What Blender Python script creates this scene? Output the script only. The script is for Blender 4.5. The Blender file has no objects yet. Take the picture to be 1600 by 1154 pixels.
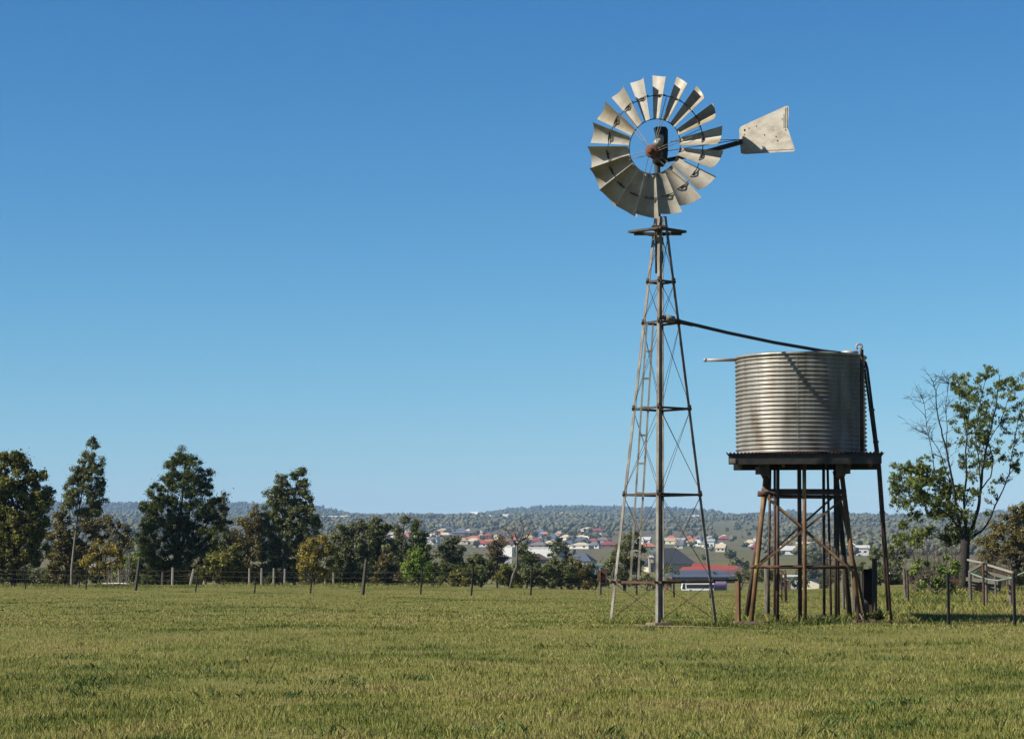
import bpy, math, random
import numpy as np
from mathutils import Vector, Matrix
R = math.radians
random.seed(7)
rng = np.random.default_rng(11)
SC = bpy.context.scene
COL = SC.collection

# ------------------------------------------------------------------ camera
F, CX, CY, HY, EYE = 3600.0, 800.0, 532.0, 877.0, 1.6
PITCH = math.atan((HY - CY) / F)
cam = bpy.data.cameras.new('camera'); cam_o = bpy.data.objects.new('camera', cam); COL.objects.link(cam_o)
cam_o.location = (0, 0, EYE); cam_o.rotation_euler = (R(90) + PITCH, 0, 0)
cam.sensor_fit = 'HORIZONTAL'; cam.sensor_width = 36; cam.lens = F / 1600 * 36
cam.shift_y = -(577 - CY) / 1600
cam.clip_start = 0.5; cam.clip_end = 40000
SC.camera = cam_o

# ------------------------------------------------------------------ light
SUN_EL = R(38); SUN_AZ = math.atan2(-0.951, -0.309)          # azimuth from +Y towards +X
w = bpy.data.worlds.new('World'); SC.world = w; w.use_nodes = True
nt = w.node_tree; bg = nt.nodes['Background']
sky = nt.nodes.new('ShaderNodeTexSky'); sky.sky_type = 'NISHITA'; sky.sun_disc = False
sky.sun_elevation = SUN_EL; sky.sun_rotation = SUN_AZ
sky.altitude = 400; sky.air_density = 1.0; sky.dust_density = 0.4; sky.ozone_density = 1.0
SKYS = 0.105
def _m(op, a, b_):
    q = nt.nodes.new('ShaderNodeMath'); q.operation = op
    for i_, v_ in ((0, a), (1, b_)):
        if hasattr(v_, 'node'): nt.links.new(v_, q.inputs[i_])
        else: q.inputs[i_].default_value = v_
    return q.outputs[0]
_s = nt.nodes.new('ShaderNodeSeparateColor'); nt.links.new(sky.outputs[0], _s.inputs[0])
_c = nt.nodes.new('ShaderNodeCombineColor')
for k_, (g_, p_) in enumerate(((0.80, 1.78), (0.95, 1.33))):            # clear, dry winter air: deeper blue than the model's default
    nt.links.new(_m('MULTIPLY', _m('POWER', _m('MULTIPLY', _s.outputs[k_], SKYS), p_), g_ / SKYS), _c.inputs[k_])
nt.links.new(_m('ADD', _m('MULTIPLY', _s.outputs[2], 0.92), _m('MULTIPLY', _s.outputs[0], 0.25)), _c.inputs[2])
nt.links.new(_c.outputs[0], bg.inputs[0]); bg.inputs[1].default_value = SKYS / 2 ** 1.07
sl = bpy.data.lights.new('sun', 'SUN'); sl.energy = 5.0; sl.angle = R(0.5); sl.color = (1, 0.93, 0.80)
so = bpy.data.objects.new('sun', sl); COL.objects.link(so)
sd = Vector((math.sin(SUN_AZ) * math.cos(SUN_EL), math.cos(SUN_AZ) * math.cos(SUN_EL), math.sin(SUN_EL)))
so.rotation_euler = sd.to_track_quat('Z', 'Y').to_euler(); so.location = (-20, -20, 40)
SC.view_settings.view_transform = 'Standard'; SC.view_settings.look = 'None'
SC.view_settings.exposure = 1.07; SC.view_settings.gamma = 1
SC.render.engine = 'CYCLES'
SC.cycles.max_bounces = 6; SC.cycles.volume_bounces = 0; SC.cycles.transparent_max_bounces = 6

# ------------------------------------------------------------------ terrain function
SKY_PX = np.array([-900, -300, 0, 90, 165, 230, 360, 440, 490, 520, 545, 580, 610, 660, 700, 740, 790, 830, 870, 910, 960, 1000, 1070, 1110, 1150, 1200, 1235, 1265, 1300, 1400, 1480, 1560, 1600, 1750, 2500])
SKY_RW = np.array([790, 786, 782, 781, 784, 783, 784, 785, 788, 794, 800, 806, 810, 811, 807, 802, 794, 791, 789, 788, 789, 791, 793, 796, 804, 799, 796, 801, 808, 808, 804, 798, 794, 790, 796])
TD = np.array([500, 620, 800, 1000, 1250, 1500, 1800, 2100, 2400, 2700, 3000, 3500, 4200, 5000, 5600, 6300, 9000, 14000])
TR = np.array([0, 0, 910, 897, 879, 869, 861, 853, 846, 839, 833, 825, 817, 810, 811, 815, 830, 845.0])
TZ = EYE + (HY - TR) * TD / F; TZ[0] = -7.2; TZ[1] = -6.7

def H(x, y):
    x = np.asarray(x, float); y = np.asarray(y, float)
    yy = np.maximum(y, 40.0)
    px = 800 + x / yy * F * 1.0046
    dc = np.interp(px, [550, 1000, 1250, 1500], [158, 124, 132, 175])
    t = np.clip((y - dc) / (500 - dc), 0, 1)
    near = -7.2 * (0.75 * t + 0.25 * t * t)
    far = np.interp(y, TD, TZ)
    k = np.clip((y - 470) / 60, 0, 1); z = near * (1 - k) + far * k
    rz = EYE + (HY - np.interp(px, SKY_PX, SKY_RW)) * 7800 / F
    prof = np.exp(-((y - 7800) / 1100.0) ** 2)
    z = z + np.maximum(rz - 131, 0) * prof * (y > 4500)
    a = np.clip((y - 900) / 2500, 0, 1)
    z = z + a * (0.7 + 2.5 * np.clip((y - 3200) / 1500, 0, 1)) * (np.sin(x / 170 + 1.3) * np.sin(y / 240) + 0.6 * np.sin(x / 71 + y / 133))
    b = 0.035 * (np.sin(x * 0.9 + 0.7 * np.sin(y * 0.31)) * np.sin(y * 0.45 + 1.1) + 0.6 * np.sin(x * 0.37 + y * 0.23))
    mound = 0.28 * np.exp(-((px - 1560) / 110) ** 2) * np.exp(-((y - 112) / 14.0) ** 2)
    return z + b * (y < 400) + mound

def Hs(x, y): return float(H(np.array([x]), np.array([y]))[0])

def P(px, py, Y):
    xc = (px - CX) / F; yc = (CY - py) / F
    dy = math.cos(PITCH) - yc * math.sin(PITCH); dz = math.sin(PITCH) + yc * math.cos(PITCH)
    s = Y / dy
    return Vector((xc * s, Y, EYE + dz * s))

def G(px, Y, dz=0.0):
    x = (px - CX) / F * math.cos(PITCH) * Y
    return Vector((x, Y, Hs(x, Y) + dz))

def D_of_row(row):
    return float(np.interp(-row, -TR[2:14], TD[2:14]))

# ------------------------------------------------------------------ helpers
ORG = {}
class MB:
    def __init__(s): s.v = []; s.f = []
    def add(s, vs, fs):
        b = len(s.v); s.v.extend([tuple(p) for p in vs]); s.f.extend([tuple(i + b for i in f) for f in fs]); return s
    def box(s, c, size, rz=0.0, taper=1.0):
        c = Vector(c); hx, hy, hz = [d / 2 for d in size]; ca, sa = math.cos(rz), math.sin(rz); vs = []
        for z in (-1, 1):
            k = taper if z > 0 else 1
            for (a, b) in ((-1, -1), (1, -1), (1, 1), (-1, 1)):
                x, y = a * hx * k, b * hy * k
                vs.append((c.x + x * ca - y * sa, c.y + x * sa + y * ca, c.z + z * hz))
        return s.add(vs, [(3, 2, 1, 0), (4, 5, 6, 7), (0, 1, 5, 4), (1, 2, 6, 5), (2, 3, 7, 6), (3, 0, 4, 7)])
    def bar(s, p0, p1, w_, h_, up=(0, 0, 1)):
        p0 = Vector(p0); p1 = Vector(p1); d = (p1 - p0).normalized(); u = Vector(up)
        if abs(d.dot(u)) > 0.95: u = Vector((0, 1, 0))
        sx = d.cross(u).normalized(); uz = sx.cross(d).normalized(); vs = []
        for p in (p0, p1):
            for a, b in ((-1, -1), (1, -1), (1, 1), (-1, 1)): vs.append(p + sx * a * w_ / 2 + uz * b * h_ / 2)
        return s.add(vs, [(3, 2, 1, 0), (4, 5, 6, 7), (0, 1, 5, 4), (1, 2, 6, 5), (2, 3, 7, 6), (3, 0, 4, 7)])
    def angle(s, p0, p1, wd, th, du, dv):
        # L-section along p0->p1, flanges pointing along du and dv
        du = Vector(du).normalized(); dv = Vector(dv).normalized()
        prof = [(0, 0), (wd, 0), (wd, th), (th, th), (th, wd), (0, wd)]
        vs = []
        for p in (Vector(p0), Vector(p1)):
            for a, b in prof: vs.append(p + du * a + dv * b)
        fs = [(i, (i + 1) % 6, 6 + (i + 1) % 6, 6 + i) for i in range(6)] + [(0, 3, 2, 1), (0, 5, 4, 3), (6, 7, 8, 9), (6, 9, 10, 11)]
        return s.add(vs, fs)
    def tube(s, pts, rad, n=8, cap=True):
        pts = [Vector(p) for p in pts]; m = len(pts)
        if not hasattr(rad, '__len__'): rad = [rad] * m
        ref = None; vs = []
        for i, p in enumerate(pts):
            d = (pts[min(i + 1, m - 1)] - pts[max(i - 1, 0)])
            d = d.normalized() if d.length > 1e-9 else Vector((0, 0, 1))
            if ref is None:
                ref = Vector((1, 0, 0)) if abs(d.x) < 0.8 else Vector((0, 1, 0))
            a = (ref - d * ref.dot(d)).normalized(); b = d.cross(a); ref = a
            for k in range(n):
                t = 2 * math.pi * k / n; vs.append(p + (a * math.cos(t) + b * math.sin(t)) * rad[i])
        fs = []
        for i in range(m - 1):
            for k in range(n):
                fs.append((i * n + k, i * n + (k + 1) % n, (i + 1) * n + (k + 1) % n, (i + 1) * n + k))
        if cap: fs += [tuple(reversed(range(n))), tuple((m - 1) * n + k for k in range(n))]
        return s.add(vs, fs)
    def lathe(s, c, prof, n=32, axis=(0, 0, 1)):
        # prof: (radius, height) list, revolved about axis through c
        ax = Vector(axis).normalized(); a = Vector((1, 0, 0)) if abs(ax.x) < 0.8 else Vector((0, 1, 0))
        a = (a - ax * a.dot(ax)).normalized(); b = ax.cross(a); c = Vector(c); vs = []
        for r_, h_ in prof:
            for k in range(n):
                t = 2 * math.pi * k / n; vs.append(c + ax * h_ + (a * math.cos(t) + b * math.sin(t)) * r_)
        fs = []
        for i in range(len(prof) - 1):
            for k in range(n):
                fs.append((i * n + k, i * n + (k + 1) % n, (i + 1) * n + (k + 1) % n, (i + 1) * n + k))
        if prof[0][0] > 1e-6: fs.append(tuple(reversed(range(n))))
        if prof[-1][0] > 1e-6: fs.append(tuple((len(prof) - 1) * n + k for k in range(n)))
        return s.add(vs, fs)
    def prism(s, poly, d):
        d = Vector(d); n = len(poly); vs = [Vector(p) for p in poly]; vs += [p + d for p in vs]
        return s.add(vs, [tuple(range(n)), tuple(reversed(range(n, 2 * n)))] + [(i, i + n, (i + 1) % n + n, (i + 1) % n) for i in range(n)])
    def build(s, name, mat, parent=None, smooth=False, fix=True):
        v = np.array(s.v, float)
        o = Vector(ORG.get(parent.name, (0, 0, 0))) if parent else Vector((0, 0, 0))
        v = v - np.array(o)
        me = bpy.data.meshes.new(name); me.from_pydata(v.tolist(), [], s.f); me.update()
        if fix:
            import bmesh
            bm = bmesh.new(); bm.from_mesh(me); bmesh.ops.recalc_face_normals(bm, faces=bm.faces); bm.to_mesh(me); bm.free()
        if smooth: me.polygons.foreach_set('use_smooth', [True] * len(me.polygons))
        ob = bpy.data.objects.new(name, me); COL.objects.link(ob)
        me.materials.append(mat)
        if parent: ob.parent = parent
        ORG[ob.name] = o
        return ob

def fast_mesh(name, verts, faces_n, mat, parent=None, nper=4, smooth=False):
    # verts (N,3) with every nper consecutive vertices one face
    o = np.array(ORG.get(parent.name, (0, 0, 0))) if parent else np.zeros(3)
    v = (verts - o).astype(np.float32)
    me = bpy.data.meshes.new(name); n = len(v); nf = faces_n
    me.vertices.add(n); me.vertices.foreach_set('co', v.ravel())
    me.loops.add(n); me.loops.foreach_set('vertex_index', np.arange(n, dtype=np.int32))
    me.polygons.add(nf); me.polygons.foreach_set('loop_start', np.arange(nf, dtype=np.int32) * nper)
    me.update(calc_edges=True); me.materials.append(mat)
    ob = bpy.data.objects.new(name, me); COL.objects.link(ob)
    if parent: ob.parent = parent
    ORG[ob.name] = Vector(o)
    return ob

def idx_mesh(name, verts, faces, mat, parent=None, smooth=False):
    o = np.array(ORG.get(parent.name, (0, 0, 0))) if parent else np.zeros(3)
    v = (verts - o).astype(np.float32); nf, k = faces.shape
    me = bpy.data.meshes.new(name)
    me.vertices.add(len(v)); me.vertices.foreach_set('co', v.ravel())
    me.loops.add(nf * k); me.loops.foreach_set('vertex_index', faces.astype(np.int32).ravel())
    me.polygons.add(nf); me.polygons.foreach_set('loop_start', np.arange(nf, dtype=np.int32) * k)
    if smooth: me.polygons.foreach_set('use_smooth', np.ones(nf, bool))
    me.update(calc_edges=True); me.materials.append(mat)
    ob = bpy.data.objects.new(name, me); COL.objects.link(ob)
    if parent: ob.parent = parent
    ORG[ob.name] = Vector(o)
    return ob

def tag(o, label=None, cat=None, group=None, kind=None):
    if label: o['label'] = label
    if cat: o['category'] = cat
    if group: o['group'] = group
    if kind: o['kind'] = kind
    return o

def thing(name, loc, label, cat, group=None):
    e = bpy.data.objects.new(name, None); e.empty_display_size = 0.3; COL.objects.link(e)
    e.location = loc; ORG[e.name] = Vector(loc)
    return tag(e, label, cat, group)

def copy_tree(o, loc, label=None, scale=1.0, rz=0.0):
    c = o.copy(); COL.objects.link(c); c.location = loc; c.scale = (scale,) * 3; c.rotation_euler = (0, 0, rz)
    if label: c['label'] = label
    for ch in o.children:
        d = ch.copy(); COL.objects.link(d); d.parent = c
        for g in ch.children:
            e = g.copy(); COL.objects.link(e); e.parent = d
    return c

# ------------------------------------------------------------------ materials
def new_mat(name):
    m = bpy.data.materials.new(name); m.use_nodes = True
    n = m.node_tree; return m, n, n.nodes['Principled BSDF'], n.links

def ramp(n, stops):
    r = n.nodes.new('ShaderNodeValToRGB'); e = r.color_ramp.elements
    while len(e) < len(stops): e.new(0.5)
    for i, (p, c) in enumerate(stops): e[i].position = p; e[i].color = (*c, 1)
    return r

def M(name, c1, c2, scale=3.0, rough=0.7, metal=0.0, bump=0.0, stretch=(1, 1, 1), c3=None, detail=6, spec=0.4, K=0.50):
    c1, c2, c3 = [None if c is None else tuple(v * K for v in c) for c in (c1, c2, c3)]
    m, n, b, L = new_mat(name)
    tc = n.nodes.new('ShaderNodeTexCoord'); mp = n.nodes.new('ShaderNodeMapping'); mp.inputs['Scale'].default_value = stretch
    nz = n.nodes.new('ShaderNodeTexNoise'); nz.inputs['Scale'].default_value = scale; nz.inputs['Detail'].default_value = detail
    nz.inputs['Roughness'].default_value = 0.65
    L.new(tc.outputs['Object'], mp.inputs[0]); L.new(mp.outputs[0], nz.inputs['Vector'])
    st = [(0.32, c1), (0.66, c2)] if c3 is None else [(0.30, c1), (0.52, c2), (0.68, c3)]
    r = ramp(n, st); L.new(nz.outputs[0], r.inputs[0]); L.new(r.outputs[0], b.inputs['Base Color'])
    b.inputs['Roughness'].default_value = rough; b.inputs['Metallic'].default_value = metal
    b.inputs['Specular IOR Level'].default_value = spec
    if bump:
        bp = n.nodes.new('ShaderNodeBump'); bp.inputs['Strength'].default_value = bump; bp.inputs['Distance'].default_value = 0.02
        L.new(nz.outputs[0], bp.inputs['Height']); L.new(bp.outputs[0], b.inputs['Normal'])
    return m

def leaf_mat(name, dark, mid, light, trans=0.25, rough=0.55, K=0.98):
    dark, mid, light = [(c[0] * K * .93, c[1] * K * 1.03, c[2] * K) for c in (dark, mid, light)]
    m, n, b, L = new_mat(name)
    g = n.nodes.new('ShaderNodeNewGeometry'); r = ramp(n, [(0.0, dark), (0.55, mid), (1.0, light)])
    tc = n.nodes.new('ShaderNodeTexCoord'); nz = n.nodes.new('ShaderNodeTexNoise'); nz.inputs['Scale'].default_value = 0.9
    nz.inputs['Detail'].default_value = 3
    L.new(tc.outputs['Object'], nz.inputs['Vector'])
    mx = n.nodes.new('ShaderNodeMath'); mx.operation = 'MULTIPLY_ADD'; mx.inputs[1].default_value = 1.5; mx.inputs[2].default_value = -0.55
    ad = n.nodes.new('ShaderNodeMath'); ad.operation = 'MULTIPLY_ADD'; ad.inputs[1].default_value = 0.55
    L.new(nz.outputs[0], mx.inputs[0]); L.new(g.outputs['Random Per Island'], ad.inputs[0]); L.new(mx.outputs[0], ad.inputs[2])
    L.new(ad.outputs[0], r.inputs[0]); L.new(r.outputs[0], b.inputs['Base Color'])
    b.inputs['Roughness'].default_value = rough; b.inputs['Specular IOR Level'].default_value = 0.2
    t = n.nodes.new('ShaderNodeBsdfTranslucent'); L.new(r.outputs[0], t.inputs['Color'])
    mix = n.nodes.new('ShaderNodeMixShader'); mix.inputs[0].default_value = trans
    L.new(b.outputs[0], mix.inputs[1]); L.new(t.outputs[0], mix.inputs[2]); L.new(mix.outputs[0], n.nodes['Material Output'].inputs[0])
    return m

GALV = M('galvanised_blade', (0.34, 0.265, 0.165), (0.52, 0.455, 0.335), 2.6, 0.5, 0.1, 0.0, (1, 1, 1), (0.60, 0.56, 0.475))
def vary_by_object(m, amt=0.45):
    n = m.node_tree; b = n.nodes['Principled BSDF']; L = n.links; src = b.inputs['Base Color'].links[0].from_socket
    oi = n.nodes.new('ShaderNodeObjectInfo'); mr = n.nodes.new('ShaderNodeMapRange'); mr.inputs[3].default_value = 1 - amt; mr.inputs[4].default_value = 1.06; L.new(oi.outputs['Random'], mr.inputs[0])
    hs = n.nodes.new('ShaderNodeHueSaturation'); L.new(src, hs.inputs['Color']); L.new(mr.outputs[0], hs.inputs['Value']); L.new(hs.outputs[0], b.inputs['Base Color'])
    mr2 = n.nodes.new('ShaderNodeMapRange'); mr2.inputs[3].default_value = 1.25; mr2.inputs[4].default_value = 0.45; L.new(oi.outputs['Random'], mr2.inputs[0]); L.new(mr2.outputs[0], hs.inputs['Saturation'])
vary_by_object(GALV, 0.3)
VANE = M('weathered_vane', (0.40, 0.33, 0.24), (0.60, 0.55, 0.46), 3.4, 0.55, 0.1, 0.05, (1, 1, 1.6), (0.68, 0.64, 0.56), 9)
STEEL = M('tower_steel', (0.09, 0.055, 0.038), (0.25, 0.225, 0.185), 2.2, 0.65, 0.0, 0.05, (1.5, 1.5, .8), (0.42, 0.39, 0.33), 9)
DARKST = M('dark_steel', (0.02, 0.019, 0.018), (0.05, 0.046, 0.042), 6, 0.55, 0.3)
RUST = M('rust_brown', (0.045, 0.02, 0.012), (0.13, 0.06, 0.035), 9, 0.9, 0.0, 0.3, c3=(0.20, 0.10, 0.06))
RUSTHUB = M('rust_hub', (0.09, 0.03, 0.015), (0.22, 0.085, 0.045), 11, 0.85, 0.0, 0.3)
OCHRE = M('rusty_ochre_paint', (0.10, 0.042, 0.022), (0.22, 0.115, 0.045), 1.3, 0.85, 0.0, 0.15, (2, 2, 0.8), (0.44, 0.31, 0.10), 9)
PIPEM = M('dark_rusty_pipe', (0.03, 0.02, 0.015), (0.075, 0.044, 0.028), 5, 0.75, 0.0, 0.1, c3=(0.17, 0.08, 0.045))
GREYPIPE = M('grey_plastic_pipe', (0.38, 0.34, 0.33), (0.48, 0.43, 0.41), 6, 0.5)
TIMBER = M('grey_weathered_timber', (0.08, 0.07, 0.057), (0.16, 0.145, 0.12), 5, 0.9, 0, 0.3, (3, 3, 0.5), (0.24, 0.22, 0.19))
TIMBERD = M('dark_weathered_timber', (0.05, 0.042, 0.033), (0.12, 0.10, 0.08), 5, 0.9, 0, 0.3, (3, 3, 0.5))
PLANK = M('platform_timber', (0.05, 0.04, 0.028), (0.12, 0.095, 0.065), 7, 0.9, 0, 0.3)
WHITEP = M('pale_paint', (0.55, 0.54, 0.50), (0.68, 0.67, 0.63), 3, 0.6)
GREASE = M('pale_gear_casing', (0.42, 0.41, 0.37), (0.60, 0.58, 0.53), 5, 0.5, 0.2)
BLACKM = M('black_sheet', (0.02, 0.022, 0.028), (0.05, 0.052, 0.06), 4, 0.6)
CONC = M('earthy_concrete', (0.16, 0.11, 0.075), (0.28, 0.21, 0.15), 5, 0.95, 0, 0.4)
BRICK = M('red_brick_rubble', (0.12, 0.05, 0.03), (0.25, 0.12, 0.075), 14, 0.95, 0, 0.3)
BARK = M('dark_bark', (0.018, 0.014, 0.011), (0.05, 0.04, 0.032), 6, 0.95, 0, 0.6, (2, 2, 0.6))
BARKP = M('pale_bark', (0.10, 0.08, 0.06), (0.24, 0.205, 0.165), 2.2, 0.9, 0, 0.4, (1.5, 1.5, 0.8), (0.36, 0.33, 0.28))
BARKG = M('grey_dead_wood', (0.13, 0.11, 0.09), (0.26, 0.23, 0.20), 4, 0.9, 0, 0.4, (2, 2, 0.6))
GLASSD = M('dark_window_glass', (0.012, 0.015, 0.02), (0.025, 0.03, 0.038), 2, 0.12, 0, 0, spec=0.6)

# galvanised corrugated tank
def tank_mat():
    m, n, b, L = new_mat('weathered_galvanised_tank')
    tc = n.nodes.new('ShaderNodeTexCoord'); mp = n.nodes.new('ShaderNodeMapping'); mp.inputs['Scale'].default_value = (1.3, 1.3, 0.35)
    a = n.nodes.new('ShaderNodeTexNoise'); a.inputs['Scale'].default_value = 2.2; a.inputs['Detail'].default_value = 8
    L.new(tc.outputs['Object'], mp.inputs[0]); L.new(mp.outputs[0], a.inputs['Vector'])
    r = ramp(n, [(0.3, (0.14, 0.12, 0.096)), (0.50, (0.225, 0.215, 0.195)), (0.70, (0.28, 0.275, 0.262))]); L.new(a.outputs[0], r.inputs[0])
    mp2 = n.nodes.new('ShaderNodeMapping'); mp2.inputs['Scale'].default_value = (5.0, 5.0, 0.22); z2 = n.nodes.new('ShaderNodeTexNoise'); z2.inputs['Scale'].default_value = 1.6; z2.inputs['Detail'].default_value = 7
    L.new(tc.outputs['Object'], mp2.inputs[0]); L.new(mp2.outputs[0], z2.inputs['Vector'])
    mr = n.nodes.new('ShaderNodeMapRange'); mr.inputs[1].default_value = 0.55; mr.inputs[2].default_value = 0.78; mr.inputs[4].default_value = 0.75; L.new(z2.outputs[0], mr.inputs[0])
    mx = n.nodes.new('ShaderNodeMix'); mx.data_type = 'RGBA'; mx.inputs[7].default_value = (0.10, 0.062, 0.038, 1); L.new(mr.outputs[0], mx.inputs[0]); L.new(r.outputs[0], mx.inputs[6])
    L.new(mx.outputs[2], b.inputs['Base Color']); b.inputs['Metallic'].default_value = 0.5; b.inputs['Roughness'].default_value = 0.44
    return m
TANK = tank_mat()

L_DARK = leaf_mat('leaf_dark_green', (0.022, 0.028, 0.007), (0.058, 0.069, 0.014), (0.145, 0.145, 0.036))
L_EUC = leaf_mat('leaf_gum_olive', (0.036, 0.040, 0.014), (0.097, 0.099, 0.033), (0.214, 0.200, 0.076))
L_OLIVE = leaf_mat('leaf_yellow_olive', (0.033, 0.033, 0.008), (0.110, 0.103, 0.019), (0.331, 0.262, 0.055))
L_BROWN = leaf_mat('leaf_brown_green', (0.041, 0.032, 0.012), (0.117, 0.090, 0.030), (0.228, 0.166, 0.058))
L_YEL = leaf_mat('leaf_wattle_yellow', (0.083, 0.062, 0.014), (0.221, 0.159, 0.030), (0.373, 0.262, 0.048))
L_LIME = leaf_mat('leaf_bright_green', (0.048, 0.076, 0.011), (0.138, 0.186, 0.025), (0.276, 0.317, 0.048))
L_GREY = leaf_mat('leaf_grey_green', (0.039, 0.041, 0.019), (0.102, 0.102, 0.044), (0.186, 0.172, 0.083))
L_CITR = leaf_mat('leaf_citrus', (0.028, 0.048, 0.008), (0.103, 0.138, 0.025), (0.276, 0.290, 0.069))
L_MID = leaf_mat('leaf_scrub_slope', (0.035, 0.034, 0.018), (0.075, 0.068, 0.034), (0.15, 0.125, 0.065), 0.0, 0.8)
L_FAR = leaf_mat('leaf_far_wood', (0.020, 0.024, 0.011), (0.046, 0.050, 0.021), (0.100, 0.092, 0.042), 0.0, 0.8)

def ground_mat():
    m, n, b, L = new_mat('paddock_grass_ground')
    g = n.nodes.new('ShaderNodeNewGeometry')
    def noise(scale, detail=5, stretch=(1, 1, 1)):
        mp = n.nodes.new('ShaderNodeMapping'); mp.inputs['Scale'].default_value = stretch
        z = n.nodes.new('ShaderNodeTexNoise'); z.inputs['Scale'].default_value = scale; z.inputs['Detail'].default_value = detail
        L.new(g.outputs['Position'], mp.inputs[0]); L.new(mp.outputs[0], z.inputs['Vector']); return z
    def mixc(fac, a, c):
        x = n.nodes.new('ShaderNodeMix'); x.data_type = 'RGBA'
        for s, v in ((0, fac), (6, a), (7, c)):
            if hasattr(v, 'node'): L.new(v, x.inputs[s])
            else: x.inputs[s].default_value = v if s == 0 else (*v, 1)
        return x.outputs[2]
    def step(sock, lo, hi):
        r = n.nodes.new('ShaderNodeMapRange'); r.inputs[1].default_value = lo; r.inputs[2].default_value = hi; L.new(sock, r.inputs[0]); return r.outputs[0]
    sep = n.nodes.new('ShaderNodeSeparateXYZ'); L.new(g.outputs['Position'], sep.inputs[0])
    big = noise(0.16, 4); mid = noise(0.9, 5); fine = noise(9, 4)
    c = mixc(step(big.outputs[0], 0.38, 0.62), (0.146, 0.136, 0.032), (0.097, 0.110, 0.022))
    c = mixc(step(mid.outputs[0], 0.45, 0.72), c, (0.166, 0.133, 0.051))
    c = mixc(step(fine.outputs[0], 0.35, 0.75), c, (0.063, 0.064, 0.015))
    # distant slopes: dry brown pasture and green fields
    h1 = noise(0.004, 6, (1, 0.5, 1)); h2 = noise(0.02, 5)
    far = mixc(step(h1.outputs[0], 0.42, 0.62), (0.083, 0.079, 0.032), (0.093, 0.072, 0.041))
    far = mixc(step(h2.outputs[0], 0.5, 0.7), far, (0.044, 0.049, 0.025))
    c = mixc(step(sep.outputs['Y'], 500, 1500), c, far)
    fl = step(sep.outputs['Y'], 4500, 6000)
    c = mixc(fl, c, (0.022, 0.026, 0.015))
    L.new(c, b.inputs['Base Color']); b.inputs['Roughness'].default_value = 0.95; b.inputs['Specular IOR Level'].default_value = 0.1
    bp = n.nodes.new('ShaderNodeBump'); bp.inputs['Strength'].default_value = 0.6; bp.inputs['Distance'].default_value = 0.08
    L.new(fine.outputs[0], bp.inputs['Height']); L.new(bp.outputs[0], b.inputs['Normal'])
    return m

# ------------------------------------------------------------------ ground sheet
def build_ground():
    ys = np.concatenate([np.linspace(-40, 10, 8), np.linspace(12, 170, 260), np.geomspace(172, 14000, 260)])
    s = np.linspace(-1, 1, 421); s = np.sign(s) * np.abs(s) ** 1.25
    Y, S = np.meshgrid(ys, s, indexing='ij'); X = S * (70 + 0.8 * np.maximum(Y, 0))
    Z = H(X, Y)
    v = np.stack([X, Y, Z], -1).reshape(-1, 3); nr, ncl = Y.shape
    i = np.arange(nr * ncl).reshape(nr, ncl)
    f = np.stack([i[:-1, :-1], i[:-1, 1:], i[1:, 1:], i[1:, :-1]], -1).reshape(-1, 4)
    o = idx_mesh('ground', v, f, ground_mat(), smooth=True); o['kind'] = 'structure'
build_ground()

# ------------------------------------------------------------------ grass blades
def grass_mat():
    m, n, b, L = new_mat('grass_blade')
    g = n.nodes.new('ShaderNodeNewGeometry')
    nz = n.nodes.new('ShaderNodeTexNoise'); nz.inputs['Scale'].default_value = 0.45; nz.inputs['Detail'].default_value = 5
    L.new(g.outputs['Position'], nz.inputs['Vector'])
    mx = n.nodes.new('ShaderNodeMath'); mx.operation = 'MULTIPLY_ADD'; mx.inputs[1].default_value = 2.0; mx.inputs[2].default_value = -0.78
    ad = n.nodes.new('ShaderNodeMath'); ad.operation = 'MULTIPLY_ADD'; ad.inputs[1].default_value = 0.62
    L.new(nz.outputs[0], mx.inputs[0]); L.new(g.outputs['Random Per Island'], ad.inputs[0]); L.new(mx.outputs[0], ad.inputs[2])
    n2 = n.nodes.new('ShaderNodeTexNoise'); n2.inputs['Scale'].default_value = 0.13; n2.inputs['Detail'].default_value = 4
    mp = n.nodes.new('ShaderNodeMapping'); mp.inputs['Scale'].default_value = (0.8, 0.45, 1); L.new(g.outputs['Position'], mp.inputs[0]); L.new(mp.outputs[0], n2.inputs['Vector'])
    a2 = n.nodes.new('ShaderNodeMath'); a2.operation = 'MULTIPLY_ADD'; a2.inputs[1].default_value = 2.0; L.new(n2.outputs[0], a2.inputs[0])
    a3 = n.nodes.new('ShaderNodeMath'); a3.operation = 'ADD'; a3.inputs[1].default_value = -1.03; L.new(ad.outputs[0], a3.inputs[0]); L.new(a3.outputs[0], a2.inputs[2])
    r = ramp(n, [(0.0, (0.037, 0.057, 0.008)), (0.25, (0.090, 0.116, 0.019)), (0.52, (0.172, 0.176, 0.038)), (0.78, (0.268, 0.244, 0.081)), (1.0, (0.158, 0.108, 0.049))])
    L.new(a2.outputs[0], r.inputs[0]); L.new(r.outputs[0], b.inputs['Base Color']); b.inputs['Roughness'].default_value = 0.6
    b.inputs['Specular IOR Level'].default_value = 0.25
    t = n.nodes.new('ShaderNodeBsdfTranslucent'); L.new(r.outputs[0], t.inputs['Color'])
    mix = n.nodes.new('ShaderNodeMixShader'); mix.inputs[0].default_value = 0.3
    L.new(b.outputs[0], mix.inputs[1]); L.new(t.outputs[0], mix.inputs[2]); L.new(mix.outputs[0], n.nodes['Material Output'].inputs[0])
    return m
GRASS = grass_mat()

def vnoise(x, y, s, seed=0):
    return 0.5 + 0.5 * (np.sin(x * s * 1.3 + 1.7 * np.sin(y * s * 0.9 + seed) + seed) * np.sin(y * s * 1.1 + 1.3 * np.sin(x * s * 0.8 + 2 * seed)))

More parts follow.
